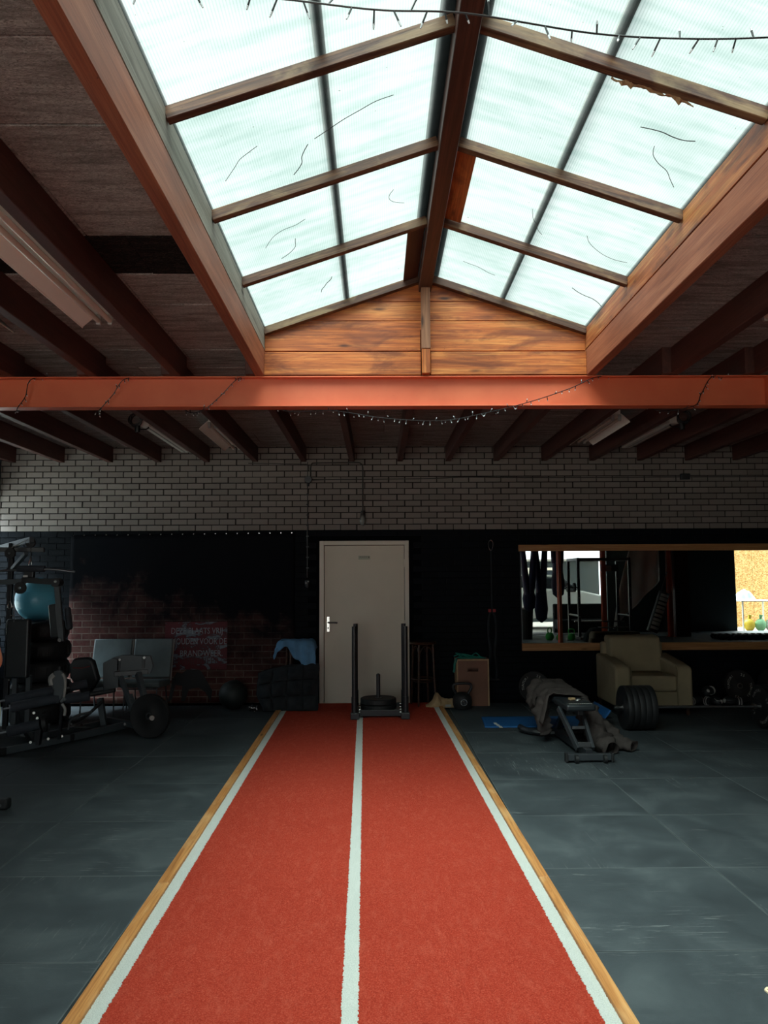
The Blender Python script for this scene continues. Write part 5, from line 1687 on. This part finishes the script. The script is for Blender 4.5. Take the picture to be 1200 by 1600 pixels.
# ---- doorway stuff and the yard outside
dp = thing('folding_table', 'pale folding table outside the right doorway in the mirror', 'table', (11.9, -4.1, -.06))
MB().bb(-.5, .6, -.35, .35, .92, .96).build('table_top', WHITEP, dp, bevel=.006)
for x in (-.42, .5):
    for y in (-.28, .28):
        MB().cyl((x, y, 0), (x, y, .92), .025).build('leg', WHITEP, dp)
tw = thing('towel_pile', 'heap of pale blue towels on the folding table in the mirror', 'towels', (11.75, -4.1, .90))
MB().grid(24, 24, lambda u, v: ((u - .5) * .8, (v - .5) * .55, .30 * max(0, 1 - ((u - .4) ** 2 * 5 + (v - .5) ** 2 * 5)) ** .8 * (1 + .4 * nz(u * 6, v * 6, 1)))).build('towel', TOWEL, tw, smooth=80)
for nm_, x, mt_ in (('yellow', 11.68, plain('yellow_plastic', lin(220, 190, 60), .5)), ('white', 12.35, WHITEP), ('green', 12.03, plain('pale_green_plastic', lin(150, 210, 160), .5))):
    t = thing('plastic_bag', nm_ + ' plastic bag under the folding table in the mirror', 'bag', (x, -3.85, -.06))
    MB().sphere((0, 0, .19), (.17, .15, .20), 18, 10).build('bag_film', mt_, t, smooth=True)
    MB().cyl((0, 0, .36), (.03, 0, .50), .03, .06, 10).build('bag_neck', mt_, t, smooth=True)
ob = thing('osb_fence', 'yellowish OSB sheet wall standing in the yard in the mirror', 'fence', (13.5, -6.0, -.06))
for k in range(5):
    MB().bb(-3.05 + k * 1.225, -1.835 + k * 1.225, 0, .02, 0, 2.7).build('osb_sheet', OSB, ob)
for k in range(6):
    MB().bb(-3.1 + k * 1.225, -3.0 + k * 1.225, -.08, 0, 0, 2.7).build('stud', W_PINE, ob)
gw = thing('garden_wall', 'dark brick garden wall behind the white car in the mirror', 'wall', (5.5, -10.0, -.06))
MB().bb(-4.5, 3.2, 0, .25, 0, 2.35).build('wall_body', DARKWALL, gw)
MB().bb(-4.6, 3.3, -.04, .29, 2.35, 2.43).build('coping', PAVE, gw)
MB().bb(.4, 1.5, .25, .29, .8, 2.1).build('wall_window', DOORF, gw)
MB().bb(.5, 1.4, .285, .30, .9, 2.0).build('window_glass', CARG, gw)
car = thing('car', 'white car parked outside the rear opening in the mirror', 'car', (5.9, -6.2, -.06))
side = [(-2.1, .35), (2.1, .35), (2.15, .8), (1.9, 1.05), (1.0, 1.25), (.6, 1.30), (-2.0, 1.42), (-2.15, .9)]
MB().prism(side, (0, 1, 0), 1.7, (0, -.85, 0)).build('car_body', CARW, car, bevel=.08, seg=4, smooth=50)
MB().prism([(-1.9, 1.38), (.95, 1.22), (.35, 1.72), (-1.5, 1.80)], (0, 1, 0), 1.45, (0, -.725, 0)).build('cabin_glass', CARG, car, bevel=.06, seg=3, smooth=50)
MB().prism([(-1.55, 1.76), (.38, 1.68), (.25, 1.78), (-1.3, 1.86)], (0, 1, 0), 1.4, (0, -.70, 0)).build('car_roof', CARW, car, bevel=.04, seg=3, smooth=50)
for x in (-1.35, 1.35):
    for y in (-.86, .70):
        o = MB().cyl((x, y, .33), (x, y + .16, .33), .33, n=28).build('wheel', BLACKR, car, smooth=True)
        MB().cyl((x, y - .01, .33), (x, y + .17, .33), .19, n=20).build('rim', STEELD, o, smooth=True)
MB().bb(.5, .72, .80, .92, 1.22, 1.36).build('wing_mirror', BLACKM, car, bevel=.03)

cp = thing('sunshade', 'pale ribbed carport roof added to shade the white car in the mirror', 'sunshade', (5.8, -6.4, -.06))  # roof added over the yard to keep car and paving in shade
MB().bb(-3.0, 3.0, -2.8, 2.9, 2.95, 3.02).build('roof_sheet', TARP, cp)
for x in (-2.8, -1.4, 0, 1.4, 2.8):
    MB().bb(x - .04, x + .04, -2.8, 2.9, 2.83, 2.95).build('roof_rib', GREYPR, cp)
for x in (-2.9, 2.9):
    for y in (-2.7, 2.6):
        MB().bb(x - .05, x + .05, y - .05, y + .05, 0, 2.95).build('post', GREYPR, cp)
# ================================================================== PERSON AT THE LEFT EDGE
def skin_mesh(name, verts, edges, mat, parent, root=0, sub=2):
    me = bpy.data.meshes.new(name)
    me.from_pydata([v[:3] for v in verts], edges, [])
    me.materials.append(mat)
    o = bpy.data.objects.new(name, me)
    COL.objects.link(o)
    o.parent = parent
    md = o.modifiers.new('skin', 'SKIN')
    md.use_smooth_shade = True
    if not me.skin_vertices:
        bm = bmesh.new(); bm.from_mesh(me)
        bm.verts.layers.skin.verify()
        bm.to_mesh(me); bm.free()
    for i, v in enumerate(verts):
        sv = me.skin_vertices[0].data[i]
        r = v[3]
        sv.radius = r if isinstance(r, tuple) else (r, r)
        sv.use_root = (i == root)
    md2 = o.modifiers.new('sub', 'SUBSURF'); md2.levels = sub; md2.render_levels = sub
    return o
pe = thing('person', 'person in black crop top and pale mint leggings, cut off at the left edge', 'person', (-2.20, 4.3, 0))
V, E_ = [], []
def vt(x, y, z, r, par=None):
    x -= max(0, z - 1.1) * .22
    V.append((x, y, z, r))
    if par is not None: E_.append((par, len(V) - 1))
    return len(V) - 1
pel = vt(0, 0, .93, .125)
wa = vt(-.015, 0, 1.08, .100, pel)
rb_ = vt(-.005, 0, 1.20, .110, wa)
chs = vt(-.01, 0, 1.33, .118, rb_)
nb = vt(.015, 0, 1.46, .060, chs)
nk = vt(.0, 0, 1.53, .050, nb)
hd = vt(-.025, 0, 1.60, .075, nk)
hd2 = vt(-.02, 0, 1.67, .080, hd)
hd3 = vt(-.005, 0, 1.735, .055, hd2)
for s in (-1, 1):
    hp = vt(.008, s * .085, .86, .092, pel)
    th = vt(-.005, s * .092, .68, .078, hp)
    kn = vt(-.015, s * .095, .49, .056, th)
    cf = vt(.012, s * .096, .34, .055, kn)
    an = vt(.025, s * .098, .09, .036, cf)
    bl = vt(-.06, s * .105, .04, .036, an)
    vt(-.14, s * .11, .026, .026, bl)
    sh_ = vt(.0, s * .155, 1.40, .056, chs)
    el = vt(.015, s * .215, 1.13, .038, sh_)
    wr_ = vt(-.15, s * .205, .96, .026, el)
    pm = vt(-.205, s * .20, .915, .032, wr_)
    for k, (dy, L) in enumerate(((-.026, .060), (-.009, .070), (.009, .066), (.026, .052))):
        f1 = vt(-.235, s * .20 + dy, .885, .0095, pm)
        f2 = vt(-.250, s * .20 + dy * 1.05, .885 - L * .55, .0085, f1)
        vt(-.243, s * .20 + dy * 1.05, .885 - L, .0075, f2)
    t1 = vt(-.215, s * (.20 - .035), .905, .011, pm)
    vt(-.235, s * (.20 - .05), .872, .009, t1)
skin_mesh('body', V, E_, SKIN, pe)
# face on the head, looking towards -x
MB().sphere((-.22, 0, 1.625), (.016, .012, .022), 12, 8).build('nose', SKIN, pe, smooth=True)
for s in (-1, 1):
    o = MB().sphere((-.212, s * .030, 1.655), .011, 12, 8).build('eye', WHITEP, pe, smooth=True)
    MB().sphere((-.2205, s * .030, 1.655), .005, 10, 6).build('iris', BLACKM, o, smooth=True)
    MB().sphere((-.133, s * .079, 1.635), (.018, .008, .028), 12, 8).build('ear', SKIN, pe, smooth=True)
MB().sphere((-.195, 0, 1.585), (.010, .024, .007), 12, 8).build('lips', REDP, pe, smooth=True)
# clothes follow the same skeleton
LV, LE = [(0, 0, .935, .133), (-.012, 0, 1.03, .112)], [(0, 1)]
for s in (-1, 1):
    i = len(LV)
    LV += [(.008, s * .085, .86, .099), (-.005, s * .092, .68, .084), (-.015, s * .095, .49, .061), (.012, s * .096, .34, .060), (.022, s * .098, .14, .043)]
    LE += [(0, i), (i, i + 1), (i + 1, i + 2), (i + 2, i + 3), (i + 3, i + 4)]
skin_mesh('leggings', LV, LE, SHORTW, pe)
TV, TE = [(-.005, 0, 1.34, .150), (-.003, 0, 1.28, .146), (.012, 0, 1.45, .085), (-.003, 0, 1.235, .136)], [(0, 1), (0, 2), (1, 3)]
for s in (-1, 1):
    i = len(TV)
    TV += [(.0, s * .155, 1.40, .064), (.008, s * .19, 1.26, .055)]
    TE += [(0, i), (i, i + 1)]
TV = [(v[0] - max(0, v[2] - 1.1) * .22, *v[1:]) for v in TV]
skin_mesh('crop_top', TV, TE, TOPB, pe)
hr = MB().sphere((.01, 0, 1.69), (.098, .092, .085), 24, 14)
hr.v = [(max(v[0], -.07) - .13, v[1], v[2]) for v in hr.v]
hr.build('hair', HAIR, pe, smooth=True)
rng = random.Random(3)
m = MB()
for k in range(30):
    y = rng.uniform(-.085, .085)
    x1 = rng.uniform(.055, .085)
    zend = rng.uniform(1.17, 1.24) if k % 6 == 0 else rng.uniform(1.28, 1.4)
    xe = rng.uniform(.085, .14) if k % 6 == 0 else rng.uniform(.06, .10)
    P_ = bez([(.05, y * .8, 1.72), (.095, y, 1.62), (x1 + .01, y * 1.1, 1.48), (x1 + .02, y * 1.05 + rng.uniform(-.02, .02), 1.36), (xe, y + rng.uniform(-.03, .03), zend)], 4)
    P_ = [Vector((q.x - max(0, q.z - 1.1) * .22, q.y, q.z)) for q in P_]
    n_ = len(P_)
    m.tube(P_, [.012 * (1 - .8 * i / (n_ - 1)) + .001 for i in range(n_)], 5)
o = m.build('hair_locks', HAIR, pe, smooth=True); o['kind'] = 'stuff'
for s in (-1, 1):
    sh_m = MB()
    sh_m.sphere((-.045, s * .105, .045), (.125, .046, .045), 20, 10)
    sh_m.v = [(v[0], v[1], max(.002, v[2])) for v in sh_m.v]
    o = sh_m.build('shoe', TOPB, pe, smooth=True)
    MB().prism([(.13 * math.cos(a * PI / 10) - .045, .048 * math.sin(a * PI / 10) + s * .105) for a in range(20)], (0, 0, 1), .014, (0, 0, 0), (1, 0, 0), (0, 1, 0)).build('sole', WHITEP, o)
